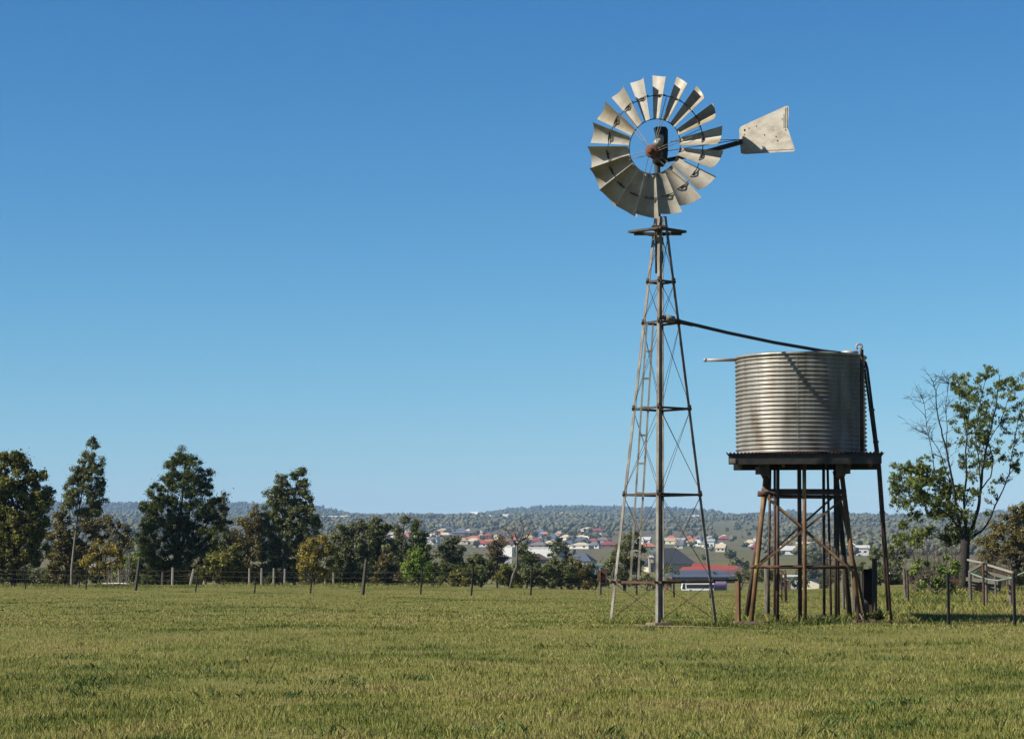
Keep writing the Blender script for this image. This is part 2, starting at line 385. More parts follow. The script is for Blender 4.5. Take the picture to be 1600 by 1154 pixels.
def grass_points(n, y0, y1, pw=1.0, half=0.30):
    y = 1.0 / (1 / y1 + rng.random(n) * (1 / y0 - 1 / y1)) if pw == 'inv' else y0 + (y1 - y0) * rng.random(n) ** pw
    x = (rng.random(n) * 2 - 1) * (half * y + 2.5)
    return x, y

def blades(x, y, hgt, wid, lean=0.5):
    n = len(x); z = H(x, y) - 0.01
    a = rng.random(n) * 2 * np.pi; ln = hgt * lean * rng.random(n)
    la = rng.random(n) * 2 * np.pi
    dx, dy = np.cos(a) * wid / 2, np.sin(a) * wid / 2
    lx, ly = np.cos(la) * ln, np.sin(la) * ln
    b0 = np.stack([x - dx, y - dy, z], -1); b1 = np.stack([x + dx, y + dy, z], -1)
    m1 = np.stack([x + dx * .7 + lx * .35, y + dy * .7 + ly * .35, z + hgt * .6], -1)
    tp = np.stack([x + lx, y + ly, z + hgt], -1)
    return np.stack([b0, b1, m1, tp], 1).reshape(-1, 3)

def build_grass():
    out = []
    # a carpet of short blades, thinning with distance, in soft tussocks
    n = 480000; x, y = grass_points(n, 17, 62, 'inv', 0.27)
    tus = vnoise(x, y, 1.9, 1) * 0.6 + vnoise(x, y, 5.1, 2) * 0.5
    worn = vnoise(x, y, .33, 7) * .6 + vnoise(x, y, 1.05, 9) * .4
    keep = rng.random(n) < (0.35 + 0.75 * tus) * np.clip((0.86 - worn) / .16, .06, 1) * np.where((np.abs(x - 3.7) / 1.5) ** 2 + ((y - 56.7) / .9) ** 2 < 1, .1, 1); x, y, tus = x[keep], y[keep], tus[keep]
    h = (0.025 + 0.075 * tus * rng.random(len(x)) ** 0.8 + 0.02 * rng.random(len(x)) ** 4 + 0.01 * rng.random(len(x)))
    out.append(blades(x, y, h, 0.004 + 0.005 * rng.random(len(x)) + y * 0.00009))
    n = 260000; x, y = grass_points(n, 55, 170, 1.15, 0.27)
    tus = vnoise(x, y, 0.9, 3) * 0.6 + vnoise(x, y, 2.7, 4) * 0.5
    h = (0.03 + 0.075 * tus * rng.random(n)) * np.clip(1.6 - y / 150, .45, 1); out.append(blades(x, y, h, 0.02 + 0.02 * rng.random(n)))
    n = 5200; x, y = grass_points(n, 18, 110, 'inv', 0.27); kp = vnoise(x, y, .5, 12) > .42; x, y = x[kp], y[kp]
    out.append(blades(x, y, .07 + .09 * rng.random(len(x)) ** 2, .0025 + .001 * rng.random(len(x)) + y * 4e-5, .6))
    # broad-leaved weeds and longer seed stalks here and there
    for k in range(150):
        yy = 18 + 60 * random.random() ** 1.3; xx = (random.random() * 2 - 1) * (0.26 * yy)
        m = 90; px_ = xx + rng.normal(0, 0.13, m); py_ = yy + rng.normal(0, 0.13, m)
        out.append(blades(px_, py_, 0.04 + 0.08 * rng.random(m), np.full(m, 0.009), 0.8))
    # longer unmown grass round the tower foot, the stand and along the tank fence
    def tuft(px, Y, n_, sx, sy, hmin, hmax):
        n_ = int(n_ * 1.5)
        g = G(px, Y); a = g.x + rng.normal(0, sx, n_); b = g.y + rng.normal(0, sy, n_)
        out.append(blades(a, b, (hmin + (hmax - hmin) * rng.random(n_) ** 1.4) * .8, 0.0045 + 0.005 * rng.random(n_) + Y * 3e-5, 0.8))
    for px in (951, 1028, 1034, 1122): tuft(px, 57.6, 500, 0.35, 0.35, 0.05, 0.24)
    for px in range(1150, 1400, 11): tuft(px + random.uniform(-4, 4), random.uniform(59.8, 64.5), 260, 0.3, 0.6, 0.05, random.choice([.12, .18, .25, .38]))
    for px in range(1395, 1680, 12): tuft(px, random.uniform(62, 66), 300, 0.35, 0.9, 0.06, 0.22)
    for px in range(1380, 1700, 10):
        for Y in (76, 88, 98, 108): tuft(px + random.uniform(-9, 9), Y + random.uniform(-5, 5), 160, 0.5, 1.0, 0.08, random.uniform(0.22, 0.42))
    for px in range(-60, 700, 14): tuft(px + random.uniform(-6, 6), random.uniform(140, 158), 110, 0.7, 1.2, 0.12, random.uniform(0.2, 0.42))
    v = np.concatenate(out); o = fast_mesh('grass', v, len(v) // 4, GRASS)
    tag(o, 'short olive and straw coloured paddock grass in uneven tufts', 'grass', kind='stuff')
build_grass()
def build_weeds():
    out = []
    for k in range(260):
        yy = 1 / random.uniform(1 / 105, 1 / 18); xx = (random.random() * 2 - 1) * .27 * yy; m = random.randint(14, 40); r_ = random.uniform(.06, .26)
        if vnoise(np.array([xx]), np.array([yy]), .21, 4)[0] < .4: continue
        px_ = xx + rng.normal(0, r_, m); py_ = yy + rng.normal(0, r_ * 1.4, m)
        out.append(blades(px_, py_, .03 + .09 * rng.random(m), .012 + .014 * rng.random(m), 1.3))
    v = np.concatenate(out); o = fast_mesh('weeds', v, len(v) // 4, leaf_mat('weed_leaf', (0.022, 0.040, 0.010), (0.050, 0.080, 0.018), (0.10, 0.13, 0.04)))
    tag(o, 'low broad leaved dark green weeds scattered through the paddock grass', 'weeds', kind='stuff')
build_weeds()
def bare_soil(name, cx, cy, rx, ry, sd):
    r2 = random.Random(sd); vs = [(cx, cy, Hs(cx, cy) + .02)]; n = 40
    for k in range(n):
        a = 2 * math.pi * k / n; q = 1 + .3 * math.sin(3 * a + sd) + .18 * math.sin(7 * a + 2 * sd) + r2.uniform(-.08, .08); x, y = cx + math.cos(a) * rx * q, cy + math.sin(a) * ry * q
        vs.append((x, y, Hs(x, y) + .012))
    o = MB().add(vs, [(0, 1 + k, 1 + (k + 1) % n) for k in range(n)]).build(name, M('bare_soil', (.22, .15, .095), (.36, .27, .18), 4, .95, 0, .4, c3=(.44, .35, .25)), None, False, False); o['kind'] = 'structure'
for a in ((3.7, 56.6, 1.3, .8, 1), (6.35, 60.3, .8, .5, 2), (9.25, 60.3, 1.0, .5, 3)): bare_soil('bare_soil', *a)

# ------------------------------------------------------------------ foliage
def leaves(centres, radii, n_per_area, D, leaf=3.4, droop=0.0, clump=5.0, fill=0.42, aspect=0.5, hollow=0.0, cover=2.3):
    # centres (k,3), radii (k,3) in metres; returns quads
    u = D / F; out = []
    for c, r in zip(centres, radii):
        area = math.pi * (r[0] / u) * (r[2] / u); nl = int(area * n_per_area)
        nc = max(5, int(area / (cover * clump * clump))); d = rng.normal(size=(nc, 3)); d /= np.linalg.norm(d, axis=1)[:, None]
        rad = np.maximum(rng.random(nc) ** fill, hollow)[:, None]; cc = c + d * rad * r
        k = rng.integers(0, nc, nl); sg = clump * 1.45 * u * (0.5 + 0.9 * rng.random(nc) ** 1.5)
        o = rng.normal(size=(nl, 3)); o /= np.linalg.norm(o, axis=1)[:, None]
        rr = (rng.random(nl) ** 0.45)[:, None] * sg[k][:, None]; out_ = rng.random(nl)[:, None] < .14
        p = cc[k] + o * rr * np.array([1, 1, 0.78]) + out_ * rng.normal(size=(nl, 3)) * sg[k][:, None] * .55
        nrm = o * .75 + rng.normal(size=(nl, 3)) * .55 + np.array([0, 0, .15]); nrm /= np.linalg.norm(nrm, axis=1)[:, None]
        a = rng.normal(size=(nl, 3)); a[:, 2] -= droop * 2.2; a -= nrm * np.sum(a * nrm, 1)[:, None]; a /= np.linalg.norm(a, axis=1)[:, None] + 1e-9
        b = np.cross(nrm, a)
        L_ = leaf * u * (0.6 + 0.8 * rng.random(nl))[:, None]; W_ = L_ * aspect * (0.7 + 0.6 * rng.random(nl))[:, None]
        q = np.stack([p - a * L_ / 2, p + b * W_ / 2, p + a * L_ / 2, p - b * W_ / 2], 1); out.append(q.reshape(-1, 3))
    return np.concatenate(out)

def blob_world(blobs, D, depth=1.0):
    u = D / F; cs, rs = [], []
    for bl in blobs:
        px, py, rx, ry = bl[:4]; dd = bl[4] if len(bl) > 4 else random.uniform(-0.5, 0.5) * rx * u
        cs.append(np.array(P(px, py, D + dd))); rs.append(np.array([rx * u, min(rx, ry * 1.3) * u * depth, ry * u]))
    return cs, rs

def curve(p0, p1, bow=0.1, n=5, seed=None):
    p0 = Vector(p0); p1 = Vector(p1); L_ = (p1 - p0).length
    o = Vector((random.uniform(-1, 1), random.uniform(-1, 1), random.uniform(-.3, .5))) * L_ * bow
    return [p0.lerp(p1, t) + o * math.sin(math.pi * t) * (1 + 0.3 * math.sin(7 * t)) for t in [i / n for i in range(n + 1)]]

DENS = 3.1
def tree(name, label, cat, D, base_px, blobs, mat, bark=None, dens=1.0, leaf=3.4, droop=0.0, clump=5.0, tr=4.0, trunk=None, group=None, fill=0.42, aspect=0.5, limbs=True, depth=1.0, fork=0.35):
    bark = bark or BARK; u = D / F
    base = G(base_px, D, -0.15); t = thing(name, base, label, cat, group)
    cs, rs = blob_world(blobs, D, depth)
    mb = MB(); top = max(cs, key=lambda c: c[2]); pts = [base]
    if trunk: pts += [P(a, b, D) for a, b in trunk]
    else:
        mid = np.mean(cs, axis=0); pts += [Vector(base).lerp(Vector(mid), 0.5) + Vector((random.uniform(-1, 1), 0, 0)) * 3 * u, Vector(mid)]
    pts.append(Vector(top)); m = len(pts)
    fine = []
    for i in range(m - 1): fine += [pts[i].lerp(pts[i + 1], k / 4) for k in range(4)]
    fine.append(pts[-1]); nn = len(fine)
    mb.tube(fine, [.8 * tr * u * (1.25 if i == 0 else 1.0) * (1 - 0.85 * i / (nn - 1)) for i in range(nn)], 7)
    if limbs:
        for c, r in zip(cs, rs):
            c = Vector(c); zs = base.z + (c.z - base.z) * fork
            j = min(range(nn), key=lambda i: abs(fine[i].z - zs)); rr = tr * u * 0.34 * (1 - 0.6 * j / nn)
            lm = curve(fine[j], c, 0.12); mb.tube(lm, [rr * (1 - 0.75 * i / 5) for i in range(6)], 5)
            for q in range(4):
                e = c + Vector((random.uniform(-1, 1) * r[0], random.uniform(-1, 1) * r[1], random.uniform(-.6, 1) * r[2])) * 0.85
                mb.tube(curve(lm[3 + q % 2], e, 0.1, 4), [rr * 0.35 * (1 - 0.8 * i / 4) for i in range(5)], 4)
    mb.build('trunk', bark, t, True, fix=False)
    v = leaves(cs, rs, dens * DENS, D, leaf * 0.95, droop, clump, fill, aspect)
    fast_mesh('crown', v, len(v) // 4, mat, t)
    return t
# ------------------------------------------------------------------ windmill
LADDER = M('pale_ladder_steel', (.22, .17, .12), (.46, .42, .34), 3, .6, 0, 0, (1, 1, 1), (.58, .54, .46))
def build_windmill():
    base = G(1031, 58.0)
    t = thing('windmill', base, 'tall rusty windmill with many bladed wheel and tail vane on an open lattice tower', 'windmill')
    DL, DR, DN, DF = 58.1, 57.9, 56.65, 59.4
    def leg_line(pb, pt, D, extra=0.0):
        b = P(pb[0], pb[1], D); dm = 58.0 + (D - 58.0) * 0.16; tp = P(pt[0], pt[1], dm)
        b.z = Hs(b.x, b.y) - 0.1
        return b, tp
    legs = {'l': leg_line((951, 972), (1022.5, 338), DL), 'r': leg_line((1122, 978), (1041.5, 338), DR),
            'n': leg_line((1028, 985), (1031, 338), DN), 'f': leg_line((1034.5, 972), (1033, 338), DF)}
    ctr = Vector((base.x, 58.0, 0))
    def at_z(k, z):
        b, tp = legs[k]; q = (z - b.z) / (tp.z - b.z); return b.lerp(tp, q)
    for k, (b, tp) in legs.items():
        c = (b + tp) / 2; inw = Vector((ctr.x - c.x, ctr.y - c.y, 0)).normalized()
        a1 = (inw + Vector((-inw.y, inw.x, 0))).normalized(); a2 = (inw - Vector((-inw.y, inw.x, 0))).normalized()
        mb = MB().angle(b, tp, 0.088, 0.012, a1, a2)
        leg = mb.build('leg', STEEL, t)
        for z in (P(1031, 771, 58).z, P(1031, 637, 58).z, P(1031, 503, 58).z, P(1031, 439, 58).z):
            q = at_z(k, z); MB().bar(q - Vector((0, 0, .07)) + inw * .03, q + Vector((0, 0, .07)) + inw * .03, 0.075, 0.075, a1).build('splice_plate', PIPEM, leg)
    order = ['l', 'n', 'r', 'f']
    rows = [907, 771, 637, 503, 439, 362]
    zs = [P(1031, r_, 58.0).z for r_ in rows]
    for zi, z in enumerate(zs[:5]):
        for i in range(4):
            a, b = at_z(order[i], z), at_z(order[(i + 1) % 4], z); d = (b - a).normalized()
            inn = Vector((ctr.x, ctr.y, z)) - (a + b) / 2; inn.z = 0
            e = 0.05 if zi else 0.12
            MB().angle(a - d * e, b + d * e, 0.055, 0.009, inn.normalized(), (0, 0, -1)).build('girt', RUST if zi == 0 else PIPEM, t)
    zz = [legs['l'][0].z + 0.15] + zs
    for k in range(len(zz) - 1):
        lo, hi = zz[k] + 0.03, zz[k + 1] - 0.03
        for i in range(4):
            p, q = order[i], order[(i + 1) % 4]
            for A, B in ((p, q), (q, p)):
                MB().tube([at_z(A, lo), at_z(B, hi)], 0.006, 5).build('brace_rod', PIPEM, t)
    # ladder lying against the near left face
    lad = []
    for (xb, xt) in ((985, 1010.5), (997, 1020.5)): lad.append((P(xb, 905, 57.7), P(xt, 505, 57.8)))
    l0 = MB().bar(lad[0][0], lad[0][1], 0.05, 0.03).bar(lad[1][0], lad[1][1], 0.05, 0.03).build('ladder', LADDER, t)
    for r_ in (549, 592, 637, 681, 725, 771, 816, 860):
        q = (905 - r_) / 400; MB().bar(lad[0][0].lerp(lad[0][1], q), lad[1][0].lerp(lad[1][1], q), 0.03, 0.05).build('rung', LADDER, l0)
    # short timber stub hanging at the left leg just above the first ring
    MB().bar(P(954, 905, 57.85), P(961, 884, 57.85), 0.10, 0.05).build('brace_stub', TIMBER, t)
    # timber platform below the wheel
    zc = P(1031, 362, 58).z; hp = 0.655
    cl, cr, cn, cf = [Vector((base.x + a * hp, 58 + b * hp, zc)) for a, b in ((-1, 0), (1, 0), (0, -1), (0, 1))]
    for a, b in ((cl, cn), (cn, cr), (cl, cf), (cf, cr)):
        d = (b - a).normalized(); MB().bar(a - d * .06, b + d * .02, 0.17, 0.05).build('platform_plank', PLANK, t)
    up = Vector((0, 0, .055))
    MB().bar(cl + Vector((.05, 0, 0)) + up * -1, cr - Vector((.05, 0, 0)) - up, 0.09, 0.07).build('platform_beam', PLANK, t)
    MB().bar(cn + Vector((0, .1, 0)) - up * 1.25, cf - Vector((0, .1, 0)) - up * 1.25, 0.09, 0.07).build('platform_beam', PLANK, t)
    MB().box(Vector((base.x, 58 - .28, zc + .075)), (.34, .22, .07)).build('bearing_block', RUST, t)
    MB().lathe((base.x, 58, zc + .03), [(0.13, 0), (0.16, .04), (0.13, .10), (.06, .12)], 14).build('mast_collar', RUST, t, True)
    # mast and pump rod
    hx = base.x
    mz0, mz1 = zs[4], P(1031, 250, 58).z
    MB().tube([(hx, 58, mz0 + .2), (hx, 58, mz1)], 0.075, 12).build('mast', DARKST, t, True)
    MB().tube([(hx, 57.995, zs[0] - 1.5), (hx, 57.995, mz0 + .21)], 0.022, 6).build('pump_rod', PIPEM, t)
    # gear case
    g0 = P(1034, 255, 58).z
    def ring(cx, cy, z, wx, wy, n=16):
        vs = []
        for k in range(n):
            a = 2 * math.pi * k / n; ca, sa = math.cos(a), math.sin(a); e = 0.55
            vs.append((cx + math.copysign(abs(ca) ** e, ca) * wx, cy + math.copysign(abs(sa) ** e, sa) * wy, z))
        return vs
    def loft(mb, rings):
        n = len(rings[0]); vs = [p for r_ in rings for p in r_]
        fs = [(i * n + k, i * n + (k + 1) % n, (i + 1) * n + (k + 1) % n, (i + 1) * n + k) for i in range(len(rings) - 1) for k in range(n)]
        return mb.add(vs, fs + [tuple(reversed(range(n))), tuple((len(rings) - 1) * n + k for k in range(n))])
    AX = Vector((-math.sin(R(27)), -math.cos(R(27)), 0)); U = Vector((math.cos(R(27)), -math.sin(R(27)), 0)); V = Vector((0, 0, 1))
    hx2 = hx + 0.06
    gear = loft(MB(), [ring(hx2, 58.02, g0 - .08, .10, .10), ring(hx2, 58.02, g0 + .05, .19, .17), ring(hx2 + .02, 58.03, g0 + .35, .20, .18), ring(hx2 + .04, 58.05, g0 + .42, .17, .16)]).build('gear_case', DARKST, t, True)
    loft(MB(), [ring(hx2 + .06, 58.08, g0 + .40, .155, .16), ring(hx2 + .055, 58.07, g0 + .62, .165, .16), ring(hx2 + .05, 58.06, g0 + .86, .17, .155), ring(hx2 + .03, 58.04, g0 + .93, .14, .12), ring(hx2 + .03, 58.04, g0 + .945, .07, .06)]).build('hood', DARKST, gear, True)
    c = Vector((hx + .00, 57.84, g0 + .47))
    MB().lathe(c, [(.0, -.10), (.085, -.10), (.09, .10), (.05, .13), (0, .13)], 14, AX + Vector((.2, 0, .3))).build('crank_cover', GREASE, gear, True)
    MB().lathe(c + Vector((.07, .03, .02)), [(.075, -.08), (.08, .15), (.055, .22)], 14, (.05, 0, 1)).build('guide_tube', GREASE, gear, True)
    MB().bar(c + Vector((.0, 0, .1)), c + Vector((-.08, .05, .42)), .05, .03).build('guide_strap', GREASE, gear)
    # wheel
    C = P(1022, 228.5, 57.52); RO, RI, NB = 1.80, 0.715, 18
    mb = MB()
    def hoop(r_, off, w_):
        n = 72; pts = [C + AX * off + (V * math.cos(2 * math.pi * k / n) + U * math.sin(2 * math.pi * k / n)) * r_ for k in range(n + 1)]
        mb.tube(pts, w_, 5, False)
    hoop(RI - .012, -0.03, 0.014); hoop(1.31, -0.055, 0.013)
    wheel = mb.build('wheel', DARKST, t)
    beta = R(33)
    ph0 = 7.0
    for k in range(NB):
        ph = R(ph0 + 20 * k + random.uniform(-.6, .6)); e = V * math.cos(ph) + U * math.sin(ph); tg = -V * math.sin(ph) + U * math.cos(ph)
        be = beta + R(random.uniform(-2, 2)); cd = tg * math.cos(be) + AX * math.sin(be); nm = AX * math.cos(be) - tg * math.sin(be)
        vs, fs = [], []; NR, NS = 6, 8
        for i in range(NR + 1):
            q = i / NR; wd = 0.245 + (0.61 - 0.245) * q
            for j in range(NS + 1):
                s = j / NS * 2 - 1; r_ = RI - .01 + (RO - RI) * q - 0.035 * q * s
                vs.append(C + e * r_ + cd * (s * wd / 2) + nm * (0.20 * wd * (s * s - .5)))
        nv = len(vs); vs += [p - nm * 0.004 for p in vs]
        for i in range(NR):
            for j in range(NS):
                a = i * (NS + 1) + j; b = a + NS + 1
                fs.append((a, a + 1, b + 1, b)); fs.append((nv + a, nv + b, nv + b + 1, nv + a + 1))
        rim = [j for j in range(NS + 1)] + [i * (NS + 1) + NS for i in range(1, NR + 1)] + [NR * (NS + 1) + j for j in range(NS - 1, -1, -1)] + [i * (NS + 1) for i in range(NR - 1, 0, -1)]
        for i in range(len(rim)):
            a, b = rim[i], rim[(i + 1) % len(rim)]; fs.append((a, nv + a, nv + b, b))
        bo = MB().add(vs, fs).build('blade', GALV, wheel, True)
        m_ = bo.modifiers.new('edges', 'EDGE_SPLIT'); m_.split_angle = R(40)
        # curved bracket that ties the blade to the outer hoop
        q0 = C + e * 1.31 - AX * 0.055; mbk = MB()
        pts = [q0 - tg * .13 + AX * 0.0, q0 - tg * .05 + AX * .055, q0 + tg * .07 + AX * .075, q0 + tg * .17 + AX * .07]
        mbk.tube(pts, 0.016, 5); mbk.box(q0, (.05, .05, .05)); mbk.build('blade_bracket', DARKST, wheel)
    hubc = P(1017.5, 236, 57.30)
    hub = MB().lathe(hubc - AX * .16, [(.10, -.12), (.17, -.10), (.175, -.05), (.13, -.03), (.125, .08), (.165, .09), (.17, .15), (.13, .17), (.085, .19), (.075, .27), (.04, .29), (0, .29)], 20, AX).build('hub', RUSTHUB, wheel, True)
    for k in range(6):
        for dd in (-.045, .045):
            ph = R(7 + 10 + 60 * k); e = V * math.cos(ph) + U * math.sin(ph); tg = -V * math.sin(ph) + U * math.cos(ph)
            MB().tube([hubc - AX * (.02 if dd > 0 else .14) + e * .12 + tg * dd, C - AX * .055 + e * 1.31 + tg * dd * 1.2], 0.009, 5).build('spoke', STEEL, wheel)
    # tail
    a_t = R(25)
    def TV(px, py): return P(px, py, 58.85 - (px - 1037) / 62.0 * math.tan(a_t))
    arm = MB(); arm.bar(TV(1036, 257) - Vector((0, .55, 0)), TV(1100, 239), .10, .10).bar(TV(1099, 239), TV(1160, 221.5), .09, .11); arm.build('tail_arm', DARKST, t)
    MB().tube([TV(1042, 236), TV(1160, 217.5)], .011, 5).build('tail_stay', DARKST, t)
    MB().tube([TV(1046, 227) - Vector((0, .55, 0)), TV(1160, 218)], .009, 5).build('tail_stay', DARKST, t)
    poly = [(1157.5, 239), (1155.5, 214), (1155, 202), (1157, 198.5), (1160, 196.5), (1226.5, 166.2), (1231, 165.4), (1232.6, 167), (1231, 201), (1242, 234), (1240.5, 236.5), (1182, 240), (1165.5, 241), (1161, 240.4)]
    vane = MB().prism([TV(*p) for p in poly], (0.0, 0.012, 0)).build('tail_vane', VANE, t)
    # ribs folded into the trailing part and a row of faint rivets and worn lettering
    off = Vector((0, -.008, 0)); rb = MB()
    for x0, x1, y0, y1 in ((1224.5, 1224.5, 178, 200), (1227, 1227, 168.5, 200), (1229.6, 1229.6, 167.5, 200)): rb.bar(TV(x0, y0) + off, TV(x1, y1) + off, .012, .012)
    rb.bar(TV(1170, 236) + off, TV(1239, 233) + off, .01, .01)
    rb.build('vane_rib', VANE, vane)
    dots = MB()
    for x_, y_, r_ in ((1163.5, 203.5, .028), (1170, 200.5, .016), (1182, 197.5, .016), (1194.5, 211, .018), (1212.5, 213.5, .018), (1215, 220, .02), (1191, 229, .012), (1227.5, 203, .016), (1163, 210.5, .014), (1222, 186, .013)):
        dots.lathe(TV(x_, y_) + Vector((0, -.012, 0)), [(r_, 0), (r_ * .8, .014)], 8, (0, 1, 0))
    dots.build('vane_rivet', RUST, vane)
build_windmill()

def small(name, label, cat, loc, parts, group=None):
    t = thing(name, loc, label, cat, group)
    for nm, mb, mt, sm in parts: mb.build(nm, mt, t, sm)
    return t

# concrete footings round the tower feet
for px, D, s, lab in ((1031, 56.7, .30, 'crumbled concrete footing under the near leg of the windmill'), (1122, 57.9, .2, 'small concrete footing under the right leg of the windmill'), (951, 58.1, .2, 'small concrete footing under the left leg of the windmill')):
    g = G(px, D); mb = MB().box(g + Vector((0, 0, .02)), (s * 2, s * 2, .12), .4, .85)
    tag(mb.build('concrete_footing', CONC, None), lab, 'footing')

# ------------------------------------------------------------------ tank stand
def build_stand():
    t = thing('tank_stand', G(1256, 62), 'rusty pipe tank stand on splayed braced legs carrying a flat platform', 'tank stand')
    zt = P(1257, 708, 60.0).z; zb = P(1257, 724.5, 60).z; RZ = -R(7.3)
    cx_ = P(1257.5, 708, 62).x; ca, sa = math.cos(RZ), math.sin(RZ); hw = 237 * 60.05 / F / 2
    def T(x, y, z): return (cx_ + x * ca - y * sa, 62 + x * sa + y * ca, z)
    # corrugated sheet deck, ribs running front to back
    n = 150; vs = []; hx = 245 * 59.95 / F / 2
    for y in (-2.12, 2.1):
        for i in range(n + 1):
            x = -hx + 2 * hx * i / n; vs.append(T(x, y, zt + .02 + .026 * math.sin(2 * math.pi * (x + hx) / .095)))
    fs = [(i, i + 1, n + 2 + i, n + 1 + i) for i in range(n)]
    d = MB().add(vs, fs).build('deck_sheet', RUST, t, True, False); m_ = d.modifiers.new('thick', 'SOLIDIFY'); m_.thickness = .012
    zj = zt - .018
    for y in (-2.0, 2.0): MB().box(T(0, y, (zj + zb) / 2), (2 * hw, .10, zj - zb), RZ).build('fascia_beam', DARKST, t)
    MB().box(T(-hw + .10, -2.07, zb + .09), (.16, .03, .12), RZ).build('beam_end_cap', STEEL, t)
    for k in range(7): MB().box(T(-hw + .2 + k * (2 * hw - .4) / 6, 0, zj - .10), (.09, 3.88, .17), RZ).build('joist', TIMBERD, t)
    zk = P(1195, 742, 60.9).z
    for px, wd in ((1194.5, .36), (1313.5, .42)):
        x = P(px, 735, 60.2).x - P(1257.5, 735, 60.2).x
        MB().box(T(x, 0, (zb + .03 + zk) / 2), (wd * .55, 3.5, zb + .06 - zk), RZ).build('bearer', TIMBERD, t)
        MB().box(T(x + (-.12 if px < 1250 else .12), -1.62, zk + .11), (.14, .35, .2), .2).build('bracket', PIPEM, t)
    def leg(pb, Db, pt, Dt, r_, mt, name='leg'):
        b = G(pb, Db, -.12); tp = P(*pt, Dt); MB().tube([b, b.lerp(tp, .5), tp], r_, 10).build(name, mt, t, True)
    leg(1172, 60.5, (1197, 738), 61.2, .062, OCHRE); leg(1163, 63.4, (1201, 738), 62.9, .066, PIPEM)
    leg(1343, 60.4, (1315, 738), 61.2, .066, OCHRE); leg(1328, 63.4, (1306, 738), 62.9, .072, PIPEM)
    leg(1355, 63.0, (1303, 736), 62.0, .04, PIPEM)
    for pb, Db, px_t, r_, mt in ((1199, 62.9, 1203.5, .036, PIPEM), (1209, 62.2, 1210.5, .034, RUST), (1213.5, 60.7, 1215.5, .046, PIPEM), (1249.2, 60.9, 1248.7, .055, PIPEM), (1256.8, 60.5, 1256.6, .052, OCHRE), (1286.5, 62.7, 1286.8, .042, PIPEM), (1297.5, 61.3, 1293, .034, RUST), (1305, 62.6, 1304.5, .042, PIPEM), (1309.5, 62.9, 1308, .036, PIPEM)):
        leg(pb, Db, (px_t, 724), Db, r_, mt, 'upright')
    def rail(a, b, r_, mt, nm='rail'): MB().tube([P(*a), P(*b)], r_, 8).build(nm, mt, t, True)
    rail((1190, 767.5, 60.95), (1322, 768, 60.95), .075, PIPEM); rail((1193, 775, 63.0), (1321, 776, 63.0), .055, PIPEM)
    rail((1174, 885, 60.55), (1334, 886, 60.55), .045, RUST); rail((1170, 884, 63.2), (1328, 884, 63.2), .03, RUST)
    rail((1184, 771, 60.85), (1200, 772, 60.85), .075, RUST, 'clamp'); rail((1172, 885, 60.45), (1184, 885, 60.45), .05, RUST, 'clamp')
    def brace(a, b, mt): MB().bar(P(*a), P(*b), .05, .075, (0, 1, 0)).build('brace', mt, t)
    brace((1199, 776, 60.75), (1332, 892, 60.4), OCHRE); brace((1317, 779, 60.68), (1182, 886, 60.33), OCHRE)
    brace((1200, 779, 63.1), (1321, 884, 63.3), PIPEM); brace((1307, 771, 63.02), (1188, 878, 63.22), PIPEM)
    brace((1256, 826, 60.70), (1261, 833, 60.64), RUST)
build_stand()

def build_tank():
    zt0 = P(1257, 704.5, 62.0).z; c = G(1251, 62.0); zb = P(1257, 707, 60.0).z + .05; c.x = P(1251, 630, 62).x
    zt = P(1251, 550, 60.25).z; r0 = 102.3 * 62 / F
    t = thing('water_tank', (c.x, 62.0, zb), 'round corrugated galvanised water tank sitting on the raised stand', 'water tank')
    prof = []; n = 23 * 10
    for i in range(n + 1):
        h = (zt - zb) * i / n; prof.append((r0 - .026 + .026 * math.cos(2 * math.pi * i / 10), h))
    MB().lathe((c.x, 62, zb), prof, 128).build('shell', TANK, t, True)
    for az in (-100, -38, 55, 150):
        a = R(az); MB().bar((c.x + math.cos(a) * (r0 - .006), 62 + math.sin(a) * (r0 - .006), zb + .01), (c.x + math.cos(a) * (r0 - .006), 62 + math.sin(a) * (r0 - .006), zt - .02), .014, .010, (math.cos(a), math.sin(a), 0)).build('lap_seam', TANK, t)
    MB().lathe((c.x, 62, zt - .02), [(r0 + .006, -.03), (r0 + .03, 0), (r0 + .02, .03), (r0 - .05, .05), (.3, .16), (0, .16)], 96).build('roof', TANK, t, True)
    xl = P(1329, 548, 61.2)
    MB().lathe((xl.x, 61.35, zt + .01), [(.23, 0), (.235, .09), (.22, .115), (0, .125)], 24).build('hatch_lid', GREASE, t, True)
    MB().tube([P(1154, 562, 62.0), P(1101.5, 562.5, 62.0)], .045, 10).build('overflow_pipe', GREYPIPE, t, True)
    MB().tube([P(1099.5, 562.5, 62.0), P(1104, 562.5, 62.0)], .05, 10).build('pipe_end', GREYPIPE, t, True)
    return c, r0, zt, zb
TC, TR0, TZT, TZB = build_tank()

# delivery pipe from the tower to the tank
t = thing('delivery_pipe', P(1035, 497, 57.7), 'long dark pipe sloping down from the windmill tower to the top of the tank', 'pipe')
MB().tube([P(1027, 494, 57.6), P(1046, 498, 57.6)], .05, 8).build('pipe_fitting', RUST, t, True)
MB().tube([P(1040, 496.5, 57.6), P(1053, 499, 57.7)], .085, 8).build('pipe_union', STEEL, t, True)
MB().tube([P(1046, 498, 57.6), P(1063, 502, 57.75), P(1136, 519.5, 59.1), P(1210, 535, 60.3), P(1285, 548, 61.2), P(1322, 552.5, 61.6)], .045, 8).build('pipe_run', DARKST, t, True)
MB().tube([P(1058, 503.5, 57.72), P(1082, 508.5, 58.1)], .03, 8).build('support_rod', DARKST, t, True)

